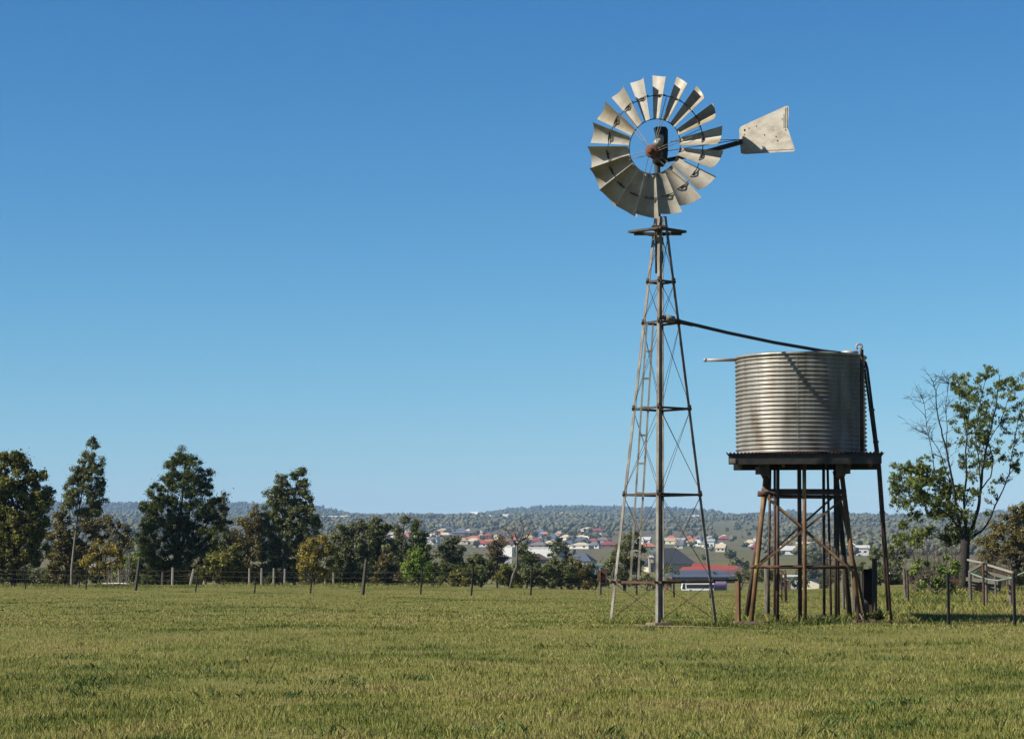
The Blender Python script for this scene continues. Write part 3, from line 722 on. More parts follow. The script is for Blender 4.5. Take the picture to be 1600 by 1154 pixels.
# riser and curl on the tank side, slanting twin downpipes to the ground
t = thing('tank_riser_pipe', P(1347, 705, 60.9), 'thin upright pipe with a curled top strapped to the shaded side of the tank', 'pipe')
Yr = 62 - math.sqrt(max((TR0 + .06) ** 2 - (P(1346.5, 620, 60.6).x - TC.x) ** 2, 0.01))
pts = [P(1347, 708, Yr), P(1346.6, 620, Yr), P(1346.5, 556, Yr), P(1346.3, 546, Yr)]
MB().tube(pts, .05, 8).build('riser', PIPEM, t, True)
cc = P(1342.5, 541.5, Yr)
MB().tube([cc + Vector((math.cos(a), 0, math.sin(a))) * .075 for a in [R(-30 + 30 * k) for k in range(10)]], .028, 7).build('curl', GREYPIPE, t, True)
MB().tube([P(1345.5, 556, Yr - .04), P(1345.3, 543, Yr - .04)], .03, 7).build('strap', RUST, t, True)
t = thing('downpipe', G(1391, 60.4), 'pair of long rusty pipes leaning from the tank top down to the grass', 'pipe')
MB().tube([P(1352.5, 566, 61.5), P(1355, 575, 61.3), P(1375, 730, 60.8), G(1391.5, 60.3, -.1)], .036, 8).build('outer_pipe', PIPEM, t, True)
MB().tube([P(1350.5, 572, 61.5), P(1371.5, 730, 60.8), G(1386, 60.2, .35)], .03, 8).build('inner_pipe', PIPEM, t, True)
for r_, x_ in ((640, 1362), (690, 1368.5), (800, 1378.5)): MB().box(P(x_, r_, 61), (.15, .05, .06)).build('pipe_clip', RUST, t)

# ------------------------------------------------------------------ posts and odds and ends near the stand
def post(name, label, px, D, top_row, wdt, mt, lean=0.0, cat='post', group=None, round_=True, tw=None):
    b = G(px, D, -.1); tp = P(px + lean, top_row, D); mb = MB()
    if round_: mb.tube([b, b.lerp(tp, .5), tp], [wdt / 2, wdt / 2 * .97, (tw or wdt * .9) / 2], 8)
    else: mb.bar(b, tp, wdt, wdt, (0.3, 1, 0))
    o = mb.build(name, mt, None, False); return tag(o, label, cat, group)
t = thing('gate_post', G(1152.5, 60.2), 'squared timber post with a rail running back to the windmill tower', 'post')
MB().bar(G(1152.5, 60.2, -.1), P(1152.8, 905, 60.2), .11, .11, (.7, 1, 0)).build('post_shaft', OCHRE, t)
MB().tube([P(1112, 906, 58.2), P(1152, 906, 60.1)], .028, 6).build('rail', RUST, t)
post('timber_post', 'thick grey timber post standing just inside the left legs of the tank stand', 1198, 68, 886, .17, TIMBER)
post('timber_post', 'pale grey split post behind the right legs of the tank stand', 1317, 78, 896, .11, TIMBER, 0)
post('timber_post', 'pale weathered post between the rusty right leg and the dark sheet', 1334.5, 72, 888, .16, TIMBER, -2)
post('timber_post', 'short brown post close beside the dark leaning sheet', 1346.5, 70, 893, .10, PIPEM, 0)
post('timber_post', 'tall black post just right of the dark leaning sheet', 1365, 63.5, 872, .15, TIMBERD, 1.5)
post('timber_post', 'grey post with a flat cap in front of the bare brown brush', 1414, 98, 888, .13, TIMBER, -1.5)
post('timber_post', 'thin brown post leaning on the grey capped post in the brush', 1418, 86, 890, .11, PIPEM, -1)
t = thing('dark_sheet', G(1355, 64), 'black upright metal sheet propped behind the right side of the stand', 'metal sheet')
n = 24; vs = []
for z_, row in ((0, 938), (1, 889)):
    for i in range(n + 1):
        p = P(1349.5 + 13.5 * i / n, row + (9 if z_ == 0 else -1) * i / n, 64.2 + .10 * (i % 2)); vs.append(p)
d = MB().add(vs, [(i, i + 1, n + 2 + i, n + 1 + i) for i in range(n)]).build('sheet', BLACKM, t, False, False); m_ = d.modifiers.new('t', 'SOLIDIFY'); m_.thickness = .02
MB().prism([P(1349.5, 934, 63.9), P(1358, 942, 63.9), P(1361, 966, 63.9), P(1350, 966, 63.9)], (0, .03, 0)).build('lower_sheet', STEEL, t)
MB().bar(P(1359.5, 944, 63.8), P(1360, 968, 63.8), .07, .07).build('stake', RUST, t)

t = thing('pipe_hoop_frame', G(1222, 92), 'rusty bent pipe hoop standing in the grass behind the stand', 'pipe frame')
for dx, dD in ((0, 0), (7, 3)):
    MB().tube([G(1214 + dx, 92 + dD, -.1), P(1214 + dx, 897, 92 + dD), P(1215.5 + dx, 892, 92 + dD), P(1220 + dx, 890.5, 92 + dD), P(1226 + dx * .3, 897, 92 + dD), G(1226.5 + dx * .3, 92 + dD, -.1)], .03, 6).build('hoop', RUST, t, True)
MB().tube([P(1214, 926, 92), P(1221, 932, 95)], .03, 6).build('cross_bar', RUST, t)

# low trough lying in the grass
t = thing('metal_trough', G(1282, 60.6), 'low grey metal trough lying in the grass beneath the tank', 'trough')
g = G(1282, 60.6)
MB().box(g + Vector((0, 0, .07)), (.44, .30, .16), .15, 1.1).build('trough_body', DARKST, t)
MB().box(g + Vector((0, 0, .165)), (.50, .36, .03), .15).build('trough_rim', STEEL, t)

# footing strip and rubble
g = G(1173, 60.2); tag(MB().box(g + Vector((0, 0, .02)), (.95, .45, .10), .03, .9).build('concrete_slab', CONC), 'reddish concrete slab at the foot of the left stand legs', 'slab')
g = G(1325, 62.6); tag(MB().box(g + Vector((0, 0, .03)), (.5, .4, .12), .03, .9).build('concrete_slab', CONC), 'narrow concrete slab beside the dark right rear stand leg', 'slab')
k_ = 0
for i in range(26):
    px = random.gauss(1346, 9); D = random.uniform(59.6, 60.8); g = G(px, D)
    o = MB().box(g + Vector((0, 0, random.uniform(.02, .09))), (random.uniform(.1, .23), random.uniform(.08, .12), random.uniform(.05, .09)), random.uniform(0, 3)).build('broken_brick', BRICK if i % 4 else CONC)
    tag(o, 'broken red brick in the rubble heap at the right front stand leg', 'brick', 'bricks heaped at the stand leg')
t = thing('fallen_stick', G(1347, 60), 'forked dry stick lying on the brick rubble', 'stick')
MB().tube([G(1349, 59.7, .05), P(1343, 958, 59.9)], .018, 5).build('stem', BARKP, t); MB().tube([P(1347, 968, 59.8), P(1350, 956, 60)], .014, 5).build('branch', BARKP, t)

# meter box on a post on the paddock fence
t = thing('box_post', G(938, 112), 'rusty square box fixed to a grey post on the paddock fence', 'box')
MB().tube([G(937.5, 112, -.1), P(938.5, 886, 112)], .07, 8).build('post_shaft', TIMBER, t)
MB().box(P(943.5, 899, 111.95), (.30, .26, .66)).build('box_body', RUST, t)
MB().box(P(936, 900, 111.8), (.14, .12, .55)).build('box_door', OCHRE, t)

TIMBERL = M('bleached_timber', (.26, .23, .19), (.44, .40, .34), 5, .9, 0, .2, (3, 3, .5))
# ------------------------------------------------------------------ fences
def wire(pts, z_off, parent, r_=.006):
    MB().tube([Vector(p) + Vector((0, 0, z_off)) for p in pts], r_, 4).build('wire', PIPEM, parent)

t = thing('wire_fence', G(560, 122), 'long wire fence of thin dark star pickets and a few timber strainers across the paddock', 'fence')
row_D = lambda r_: EYE * F / (r_ - HY)
pk = [(-60, 917.5, 882, 0, 's'), (40, 920, 884, 0, 's'), (134, 920.8, 886, 3, 's'), (212, 922.5, 870, 6.5, 't'), (305, 924, 885, 5, 's'), (397, 926, 899, 2.5, 's'), (484.5, 926.5, 890, 3, 's'), (566.5, 927, 873, 6, 't'), (656.5, 928, 887, 3, 's'), (735.5, 930, 887, 3.5, 's'), (828.5, 929.5, 886, 2, 's'), (994, 930, 900, 0, 's'), (1052, 932, 902, 0, 's'), (1109, 935, 902, 0, 's'), (1178, 937, 900, 0, 's')]
tops = []
for px, br, tr_, ln, ty in pk:
    D = row_D(br); b = G(px, D, -.1); tp = P(px + ln, tr_, D)
    if ty == 't': MB().tube([b, b.lerp(tp, .5), tp], [.095, .09, .08], 8).build('strainer_post', TIMBERD, t)
    else: MB().angle(b, tp, 0.065, .018, (1, .3, 0), (-.3, 1, 0)).build('picket', DARKST, t)
    tops.append((px, D, ln))
tops.insert(11, (938, 112, 0))
for h_ in (.28, .55, .82, 1.08): wire([G(px + ln * h_ / 1.3, D) for px, D, ln in tops], h_, t)

t = thing('split_post_fence', G(520, 175), 'old fence of pale split timber posts running away behind the paddock edge', 'fence')
sp = [(254, 893), (270, 886), (297, 888), (318, 889), (347, 885), (370, 885), (390, 887), (409, 887), (428, 887), (445, 888), (460, 891), (477, 890), (493, 891), (508.5, 893), (521.5, 894), (535, 895), (550.5, 896), (563.5, 896.5), (576, 898), (587, 899), (599, 901), (609.5, 903), (619, 904), (629, 906), (637.5, 907), (648.5, 908), (657, 909.5), (665.5, 911), (674.6, 912)]
fp = []
for i, (px, tr_) in enumerate(sp):
    D = 163 + (0 if px < 390 else 75 * ((px - 390) / 285) ** 1.6); b = G(px, D, -.2); tp = P(px + random.uniform(-.6, .6), tr_, D)
    if px in (297, 318): tp = P(px + 6, tr_, D)
    w_ = .20 if px < 340 else .16
    MB().tube([b, b.lerp(tp, .5), tp], [w_ / 2, w_ / 2, w_ * .42], 6).build('split_post', TIMBERD if px in (347, 370, 254) else TIMBERL, t); fp.append((px, D, tp.z))
for h_ in (.12, .42, .75): MB().tube([Vector((G(px, D).x, D, z_ - h_)) for px, D, z_ in fp], .008, 4).build('wire', PIPEM, t)

t = thing('yard_fence', G(1530, 60), 'wire fence of black star pickets beyond the leaning downpipes', 'fence')
fx = []
for px, D, ln in ((1480, 58.8, 0), (1583, 59.2, 0), (1690, 59.6, 0)):
    b = G(px, D, -.1); tp = P(px + ln, 895, D); MB().angle(b, tp, .06, .016, (1, .3, 0), (-.3, 1, 0)).build('picket', DARKST, t); fx.append((px, D))
for h_ in (.3, .62, .95, 1.2): wire([G(1390, 60.2)] + [G(px, D) for px, D in fx], h_, t, .0035)

# pipe and timber yard under the right hand tree, with a hose slung over it
t = thing('stock_yard', G(1540, 80), 'open frame of rusty pipe posts and bleached rails beside the tree', 'frame')
def pst(px, D, tr_, r_, mt): MB().tube([G(px, D, -.1), P(px, tr_, D)], r_, 7).build('frame_post', mt, t)
pst(1536, 78, 879, .045, RUST); pst(1540.5, 84, 879, .05, TIMBER); pst(1515.5, 88, 891, .07, TIMBER); pst(1578.5, 80, 898, .07, TIMBER); pst(1582, 74, 894, .04, RUST); pst(1555, 100, 898, .05, TIMBER)
def ral(a, b, w_=.055, mt=TIMBERL): MB().bar(P(*a), P(*b), w_, w_ * 1.1).build('frame_rail', mt, t)
ral((1512, 874, 86), (1541, 880, 78.2)); ral((1515, 893, 87.8), (1540, 878, 78.0), .09, TIMBER); ral((1544, 882, 78), (1583, 894, 73.9)); ral((1544, 894.5, 84.2), (1581, 904, 79.9), .09, TIMBER)
pts = [P(1517 + 43 * k / 8, 895 + 11.5 * math.sin(math.pi * .5 * k / 8), 85 - 6 * k / 8) for k in range(9)] + [P(1560 + 20 * k / 5, 906.5 - 4 * k / 5, 79 - 1 * k) for k in range(1, 6)] + [P(1583 + 40 * k / 4, 902 - 18 * k / 4, 74) for k in range(1, 5)]
HOSE = M('pale_green_hose', (0.20, 0.30, 0.24), (0.28, 0.38, 0.31), 4, .5)
tag(MB().tube(pts, .035, 6).build('hose', HOSE, None, True), 'pale green hose sagging across the open yard frame', 'hose')
for k, (r_, lab) in enumerate(((906, 'topmost'), (911, 'second'), (916, 'third'), (921, 'lowest'))):
    o = MB().bar(P(1512 + 3 * k, r_ - 2, 104), P(1562, r_ + 4, 101 + k), .18, .16).build('timber_beam', TIMBER)
    tag(o, 'weathered grey beam, %s in the pile behind the yard frame' % lab, 'timber beam')
t = thing('rusty_cart', G(1500, 116), 'low rusty red cart bed partly hidden behind the large tree trunk', 'cart')
g = G(1500, 117); MB().box(g + Vector((0, 0, .38)), (2.0, 1.0, .26)).build('cart_bed', RUSTHUB, t); MB().lathe(g + Vector((-.7, -.6, .25)), [(.25, -.06), (.25, .06)], 14, (0, 1, 0)).build('wheel', DARKST, t); MB().lathe(g + Vector((.6, -.6, .25)), [(.25, -.06), (.25, .06)], 14, (0, 1, 0)).build('wheel', DARKST, t)
# ------------------------------------------------------------------ trees at the paddock edge
GT = 'trees along the paddock edge'
tree('bushy_tree', 'broad olive tree with yellowing leaves, nearest the left end of the paddock fence', 'tree', 150, 22,
     [(-25, 770, 40, 60), (10, 745, 32, 36), (28, 722, 16, 18), (45, 765, 26, 32), (58, 745, 14, 16), (62, 800, 20, 36), (20, 815, 45, 40), (5, 715, 14, 14), (-45, 740, 30, 40), (8, 862, 45, 34), (50, 855, 26, 32), (74, 770, 8, 12), (-30, 880, 40, 26)], L_OLIVE, dens=0.72, leaf=4.6, clump=5.5, tr=6, group=GT)
tree('tall_gum_tree', 'tallest slender gum with a narrow pointed crown and pale bare lower trunk', 'tree', 165, 113,
     [(145, 696, 8, 12), (140, 715, 13, 16), (151, 728, 11, 20), (130, 735, 16, 18), (142, 752, 22, 20), (116, 748, 12, 18), (156, 755, 10, 16), (120, 775, 16, 14), (148, 778, 18, 20), (106, 772, 8, 16), (108, 790, 12, 14), (150, 798, 14, 14), (128, 800, 14, 10)], L_EUC, BARKP, 1.0, 3.0, 0.6, 4.2, 3.2, [(112, 890), (116, 850), (121, 810), (128, 770)], GT, fork=.7)
tree('bushy_tree', 'brownish bushy tree under the tallest slender gum', 'tree', 172, 100,
     [(95, 812, 18, 16), (88, 835, 24, 20), (112, 842, 20, 22), (140, 815, 18, 16), (152, 830, 16, 18), (92, 868, 26, 24), (128, 866, 24, 20), (100, 893, 30, 18)], L_BROWN, dens=.85, tr=3.5, group=GT)
tree('spreading_tree', 'low autumn tinted tree in front of the cream house wall', 'tree', 168, 155,
     [(150, 868, 22, 12), (170, 862, 16, 14), (140, 880, 18, 12), (160, 884, 22, 12), (182, 872, 14, 16), (150, 850, 12, 8)], L_YEL, dens=.42, tr=3, group=GT)
tree('spindly_tree', 'thin half bare tree between the tallest gum and the broad dark tree', 'tree', 178, 188,
     [(175, 825, 16, 16), (168, 808, 10, 10), (192, 840, 14, 16), (205, 850, 12, 12), (178, 850, 16, 12), (200, 825, 10, 12)], L_BROWN, BARKG, .45, 3.2, tr=3.2, group=GT)
tree('shrub', 'dark green shrub filling the gap below the spindly tree', 'shrub', 185, 205, [(200, 888, 18, 18), (215, 880, 14, 22), (185, 895, 14, 14)], L_LIME, dens=.5, tr=2, group=GT)
tree('spreading_tree', 'broad dark sheoak with a wide base and rounded top, darkest of the row', 'tree', 168, 268,
     [(290, 714, 24, 14), (275, 728, 20, 16), (300, 735, 24, 22), (322, 752, 18, 20), (265, 750, 14, 14), (285, 765, 36, 30), (248, 775, 18, 20), (325, 785, 18, 30), (235, 790, 16, 22), (262, 810, 34, 34), (305, 815, 38, 36), (232, 830, 22, 34), (342, 800, 8, 22), (340, 838, 16, 28), (255, 860, 38, 34), (305, 865, 40, 36), (228, 878, 18, 30), (280, 893, 50, 22)], L_DARK, dens=1.0, leaf=3.2, clump=5, tr=5, group=GT, aspect=.35)
tree('columnar_tree', 'small pointed grey green tree rising at the right flank of the broad sheoak', 'tree', 172, 348,
     [(349, 775, 4, 12), (349, 795, 8, 14), (350, 815, 10, 16), (352, 840, 12, 20), (348, 868, 14, 22)], L_GREY, dens=.8, tr=2.5, group=GT)
tree('shrub', 'yellow green shrub leaning over the old split posts', 'shrub', 160, 352,
     [(355, 862, 22, 12), (340, 880, 24, 16), (370, 878, 18, 18), (350, 898, 34, 14), (325, 893, 16, 14)], L_OLIVE, dens=.75, leaf=3.8, tr=2.5, group=GT)
tree('bushy_tree', 'dull brown green tree between the broad sheoak and the twin topped gum', 'tree', 182, 385,
     [(397, 800, 9, 10), (385, 825, 18, 16), (405, 820, 14, 18), (378, 850, 22, 20), (402, 855, 20, 22), (390, 885, 28, 20), (365, 840, 14, 14)], L_BROWN, dens=.9, tr=3.5, group=GT)
tree('tall_gum_tree', 'dense twin topped gum with two rounded crowns side by side', 'tree', 170, 440,
     [(438, 752, 15, 14), (467, 741, 13, 12), (474, 757, 11, 18), (430, 775, 20, 18), (455, 775, 18, 20), (478, 780, 12, 18), (422, 800, 16, 18), (448, 805, 26, 24), (478, 805, 16, 20), (488, 822, 12, 20), (425, 830, 20, 22), (462, 835, 26, 24), (432, 862, 26, 24), (465, 870, 22, 22), (440, 890, 30, 18)], L_EUC, BARKP, 1.1, 3.1, .4, 4.4, 4.5, group=GT, fork=.5)
tree('wattle_tree', 'golden yellow wattle bush beside the twin topped gum', 'tree', 166, 492,
     [(485, 846, 18, 12), (502, 842, 12, 10), (475, 862, 14, 14), (497, 866, 22, 16), (515, 862, 10, 18), (480, 882, 18, 12), (505, 890, 22, 16), (478, 897, 10, 10)], L_YEL, dens=.7, tr=3, group=GT)
tree('gum_tree', 'leafy gum with a white forked stem behind the yellow wattle', 'tree', 186, 545,
     [(562, 820, 16, 10), (535, 832, 22, 14), (560, 840, 20, 16), (525, 850, 16, 16), (548, 862, 24, 18), (570, 865, 16, 20), (530, 880, 20, 18), (560, 893, 26, 18)], L_EUC, BARKP, .95, 3.0, .4, 4.4, 3.2, [(543, 885), (544, 850)], GT)
tree('gum_tree', 'rounded dark gum between the white stemmed gum and the dark pointed tree', 'tree', 192, 590,
     [(590, 815, 14, 9), (578, 832, 18, 14), (602, 832, 14, 14), (590, 852, 24, 18), (608, 860, 12, 20), (585, 880, 26, 20), (605, 895, 20, 16)], L_EUC, dens=1.0, tr=4, group=GT)
tree('bushy_tree', 'grey leafed tree with houses showing just above its top', 'tree', 198, 630,
     [(622, 828, 10, 12), (632, 815, 7, 10), (630, 850, 14, 18), (618, 868, 14, 18), (636, 875, 16, 20), (622, 895, 22, 16)], L_GREY, dens=.9, tr=3, group=GT)
tree('conifer_tree', 'dark pointed tree standing in front of the town houses', 'tree', 205, 655,
     [(652, 822, 9, 10), (650, 838, 13, 14), (660, 845, 10, 14), (648, 862, 16, 18), (662, 866, 14, 18), (655, 890, 20, 20)], L_DARK, dens=1.0, tr=3.5, group=GT)
tree('shrub', 'bright lime green young tree, freshest of the row', 'tree', 164, 652,
     [(650, 866, 14, 9), (642, 880, 14, 10), (658, 884, 16, 12), (636, 893, 12, 10), (652, 899, 18, 10), (672, 897, 10, 10)], L_LIME, dens=.7, leaf=3.2, tr=2.4, group=GT)
tree('shrub', 'olive shrub at the end of the old split post fence', 'shrub', 175, 615, [(606, 885, 16, 14), (590, 895, 16, 12), (622, 898, 14, 10), (604, 868, 10, 10)], L_BROWN, dens=.75, tr=2, group=GT)
tree('shrub', 'rounded olive shrub behind the first white split stem', 'shrub', 172, 550, [(552, 886, 16, 10), (560, 898, 20, 12), (540, 896, 12, 10)], L_OLIVE, dens=.7, tr=2, group=GT)
tree('gum_tree', 'domed grey green gum partly hiding the town below the orange roofs', 'tree', 200, 705,
     [(705, 846, 14, 9), (695, 858, 14, 12), (713, 860, 12, 14), (700, 875, 22, 16), (715, 882, 12, 16), (690, 892, 18, 14), (712, 898, 14, 12)], L_GREY, dens=1.0, tr=3.4, group=GT)
tree('shrub', 'low yellow green shrub row in front of the domed gum', 'shrub', 168, 700, [(698, 905, 14, 8), (715, 903, 14, 10), (725, 908, 8, 6)], L_OLIVE, dens=.7, tr=1.6, group=GT)
tree('bushy_tree', 'round dark bush to the left of the bare dead tree', 'tree', 205, 752,
     [(745, 872, 14, 10), (758, 880, 16, 12), (735, 885, 14, 14), (752, 898, 22, 14), (770, 893, 10, 14), (728, 900, 10, 10)], L_EUC, dens=.95, tr=3, group=GT)
tree('bushy_tree', 'russet leafed tree close behind the left side of the bare dead tree', 'tree', 260, 778,
     [(778, 846, 9, 9), (772, 860, 11, 12), (784, 864, 9, 14), (770, 880, 12, 12), (783, 886, 10, 14)], leaf_mat('leaf_russet', (0.04, 0.024, 0.010), (0.11, 0.065, 0.026), (0.18, 0.11, 0.045)), dens=.8, tr=2.4, group=GT)
tree('bushy_tree', 'dark green bush right behind the trunk of the bare dead tree', 'tree', 240, 822,
     [(818, 860, 9, 9), (826, 870, 12, 12), (815, 885, 12, 14), (832, 885, 12, 12)], L_DARK, dens=.9, tr=2.6, group=GT)
for k, (px, lab, mt, bl) in enumerate((
    (800, 'low olive bush at the foot of the bare dead tree', L_OLIVE, [(790, 897, 14, 12), (805, 902, 14, 10), (780, 903, 10, 8)]),
    (845, 'wide dark green bush in the hedge right of the bare dead tree', L_EUC, [(840, 895, 20, 14), (855, 890, 16, 14), (826, 900, 14, 10)]),
    (878, 'tall rounded bush in the hedge under the high branching gum', L_EUC, [(872, 886, 16, 12), (886, 892, 18, 14), (868, 900, 18, 10)]),
    (905, 'brownish bush in the hedge left of the rusty box', L_BROWN, [(898, 890, 12, 12), (912, 896, 16, 12), (905, 903, 18, 8), (896, 879, 7, 8)]),
    (928, 'leafy bush in the hedge directly behind the rusty box', L_GREY, [(924, 893, 12, 12), (938, 898, 12, 10), (930, 905, 14, 7)]))):
    tree('hedge_bush', lab, 'bush', 166 + 3 * k, px, bl + [(px - 8, 909, 16, 8), (px + 9, 910, 16, 8)], mt, dens=.95, tr=2, group='bushes in the paddock hedge')
tree('gum_tree', 'slim gum with high crown and bare pale stems before the long white shed', 'tree', 420, 872,
     [(874, 846, 7, 7), (866, 853, 9, 7), (882, 853, 8, 8), (872, 860, 12, 7), (886, 864, 6, 7), (862, 867, 7, 5), (884, 875, 7, 7)], L_DARK, BARKP, .95, 2.8, tr=1.3, clump=3.2, group=GT, trunk=[(870, 880), (870, 866)])
tree('gum_tree', 'brown green gum seen through the left legs of the windmill', 'tree', 230, 975,
     [(990, 834, 9, 10), (985, 850, 16, 14), (1000, 858, 10, 12), (968, 862, 10, 12), (978, 876, 16, 14), (994, 882, 12, 14), (962, 884, 14, 14), (975, 900, 22, 10), (948, 893, 10, 12)], L_EUC, dens=.85, tr=3.4, group=GT)
tree('shrub', 'low dark shrub between the windmill ladder and the white bus', 'shrub', 250, 1012, [(1005, 906, 14, 10), (1022, 908, 14, 9), (1042, 909, 10, 7), (990, 908, 10, 8)], L_EUC, dens=.9, tr=1.8, group=GT)
tree('shrub', 'yellowish bush against the wall of the dark roofed house', 'shrub', 640, 1048, [(1046, 890, 9, 5), (1056, 893, 6, 4)], L_OLIVE, dens=.9, leaf=2.4, clump=2.5, tr=.8, group=GT)
# right of the windmill, behind the stand
GR = 'trees and bushes behind the tank stand'
for px, D, lab, mt, bl in (
    (1150, 320, 'dark bush beside the end wall of the red roofed house', L_EUC, [(1160, 895, 12, 10), (1172, 903, 12, 8)]),
    (1200, 300, 'dense green bush seen through the left legs of the stand', L_DARK, [(1200, 892, 14, 10), (1190, 902, 14, 8), (1212, 900, 12, 9)]),
    (1250, 420, 'dark bush between the grey cabin and the cream gabled shed', L_EUC, [(1246, 908, 10, 8), (1256, 910, 8, 6), (1235, 911, 8, 5)]),
    (1268, 820, 'wide leafy tree rising directly behind the cream gabled shed', L_GREY, [(1275, 868, 14, 9), (1262, 880, 14, 12), (1285, 880, 14, 12), (1255, 893, 12, 9), (1292, 893, 12, 12), (1272, 895, 16, 10), (1295, 865, 10, 7)]),
    (1308, 420, 'dark bush right of the cream gabled shed', L_EUC, [(1300, 896, 12, 12), (1312, 902, 12, 9), (1290, 906, 10, 7), (1322, 890, 8, 12)]),
    (1276, 500, 'small green shrub hugging the front of the cream gabled shed', L_DARK, [(1284, 918, 5, 2.5), (1291, 915, 4, 4)]),
    (1378, 260, 'mid green bush behind the black post and dark sheet', L_EUC, [(1372, 862, 14, 9), (1385, 870, 12, 12), (1365, 880, 14, 12), (1388, 890, 12, 12), (1375, 903, 14, 9), (1345, 885, 10, 10), (1340, 900, 10, 10)]),
    (1402, 210, 'thin grey leafed tree just left of the bare brown brush', L_GREY, [(1402, 845, 12, 12), (1392, 862, 8, 12), (1412, 866, 12, 14), (1400, 885, 12, 12)])):
    tree('bush', lab, 'bush', D, px, bl, mt, dens=.9, leaf=3, clump=4, tr=1.8, group=GR)
tree('bushy_tree', 'large dark olive tree at the right edge behind the yard frame', 'tree', 150, 1590,
     [(1590, 805, 24, 14), (1610, 800, 24, 18), (1560, 828, 20, 14), (1590, 830, 26, 22), (1545, 850, 18, 16), (1575, 862, 30, 22), (1615, 850, 26, 30), (1545, 885, 18, 20), (1580, 895, 32, 18), (1620, 890, 26, 22), (1650, 830, 30, 40), (1534, 868, 8, 12)], L_BROWN, dens=.8, tr=5, group=GR)
tree('citrus_bush', 'glossy green fruit bush with yellow tips in front of the bare brush', 'bush', 102, 1462,
     [(1440, 878, 11, 9), (1432, 890, 8, 8), (1485, 878, 13, 9), (1490, 892, 10, 10), (1475, 896, 14, 10), (1460, 908, 18, 9), (1445, 915, 12, 8), (1478, 915, 14, 8), (1490, 922, 8, 5)], L_CITR, BARKG, .32, 4.2, clump=5, tr=3, group=GR, fill=.35, aspect=.6)
tree('small_shrub', 'small dark green shrub at the foot of the black post and sheet', 'shrub', 61.5, 1368, [(1368, 957, 8, 6), (1362, 964, 8, 5), (1376, 965, 7, 4)], L_DARK, dens=.8, leaf=3.4, clump=3, tr=1.2, group=GR)

def twig_brush(name, label, cat, D, px0, px1, top, n, mt, r_px=.5, group=None, base_row=None, spread=.35):
    u = D / F; t = thing(name, G((px0 + px1) / 2, D), label, cat, group); mb = MB()
    for i in range(n):
        px = random.uniform(px0, px1); DD = D + random.uniform(-3, 3); b = G(px, DD, -.1)
        hrow = top + random.random() ** 1.5 * 45; e = P(px + random.gauss(0, 14), hrow, DD + random.uniform(-1, 1)); pts = curve(b, e, .10, 5)
        r0 = r_px * u * random.uniform(.7, 1.6); mb.tube(pts, [r0 * (1 - .7 * k / 5) for k in range(6)], 4, False)
        for q in range(6):
            s = pts[random.randint(1, 5)]; d = Vector((random.gauss(0, 1), random.gauss(0, 1), random.uniform(.1, 1.2))).normalized() * random.uniform(6, 20) * u
            mb.tube(curve(s, s + d, .15, 3), [r0 * .45, r0 * .35, r0 * .3, r0 * .2], 3, False)
    mb.build('twigs', mt, t, fix=False); return t
BRUSH = M('dry_brown_twigs', (0.075, 0.055, 0.04), (0.15, 0.115, 0.085), 5, .95)
twig_brush('dead_brush', 'tangle of bare brown brush left of the large tree trunk', 'brush', 125, 1425, 1500, 845, 100, BRUSH, .6)
twig_brush('dead_brush', 'sparse grey dead brush below the large dark olive tree', 'brush', 135, 1518, 1575, 868, 45, BRUSH, .55)
twig_brush('bare_shrub', 'leafless grey shrub between the tallest gum and the broad sheoak', 'shrub', 180, 165, 215, 838, 30, BARKG, .5)

# bare dead tree in the middle
def dead_tree():
    D = 165; u = D / F; t = thing('dead_tree', G(797, D), 'bare dead grey tree with a leaning trunk and spiky branches', 'tree'); mb = MB()
    b = G(796, D, -.1); tk = [b, P(802, 897, D), P(807, 885, D), P(808, 868, D), P(808, 852, D), P(811, 846, D)]
    mb.tube(tk, [2.5 * u, 2.0 * u, 1.8 * u, 1.9 * u, 1.8 * u, 1.5 * u], 7)
    for br in ([(808, 855), (801, 843), (794, 840), (789, 845), (787, 856)], [(811, 847), (806, 838), (803, 828), (800, 820)], [(811, 847), (815, 838), (818, 826), (814, 815)], [(808, 850), (800, 842), (795, 832), (790, 826)], [(812, 845), (820, 842), (826, 836), (829, 826)], [(808, 862), (816, 852), (822, 850)]):
        pts = [P(x, y, D + random.uniform(-.3, .3)) for x, y in br]; m = len(pts); mb.tube(pts, [1.3 * u * (1 - .55 * i / m) for i in range(m)], 5)
        for q in range(9):
            s = pts[random.randint(1, m - 1)]; d = Vector((random.gauss(0, 1), random.gauss(0, .6), random.uniform(-.2, 1.4))).normalized() * random.uniform(6, 15) * u
            pp = curve(s, s + d, .15, 3); mb.tube(pp, [.6 * u, .5 * u, .4 * u, .3 * u], 4)
            mb.tube(curve(pp[2], pp[2] + Vector((random.gauss(0, 1), 0, random.uniform(0, 1))) * 5 * u, .1, 2), [.25 * u, .2 * u, .15 * u], 3)
    mb.build('trunk', BARKG, t, True, fix=False)
dead_tree()

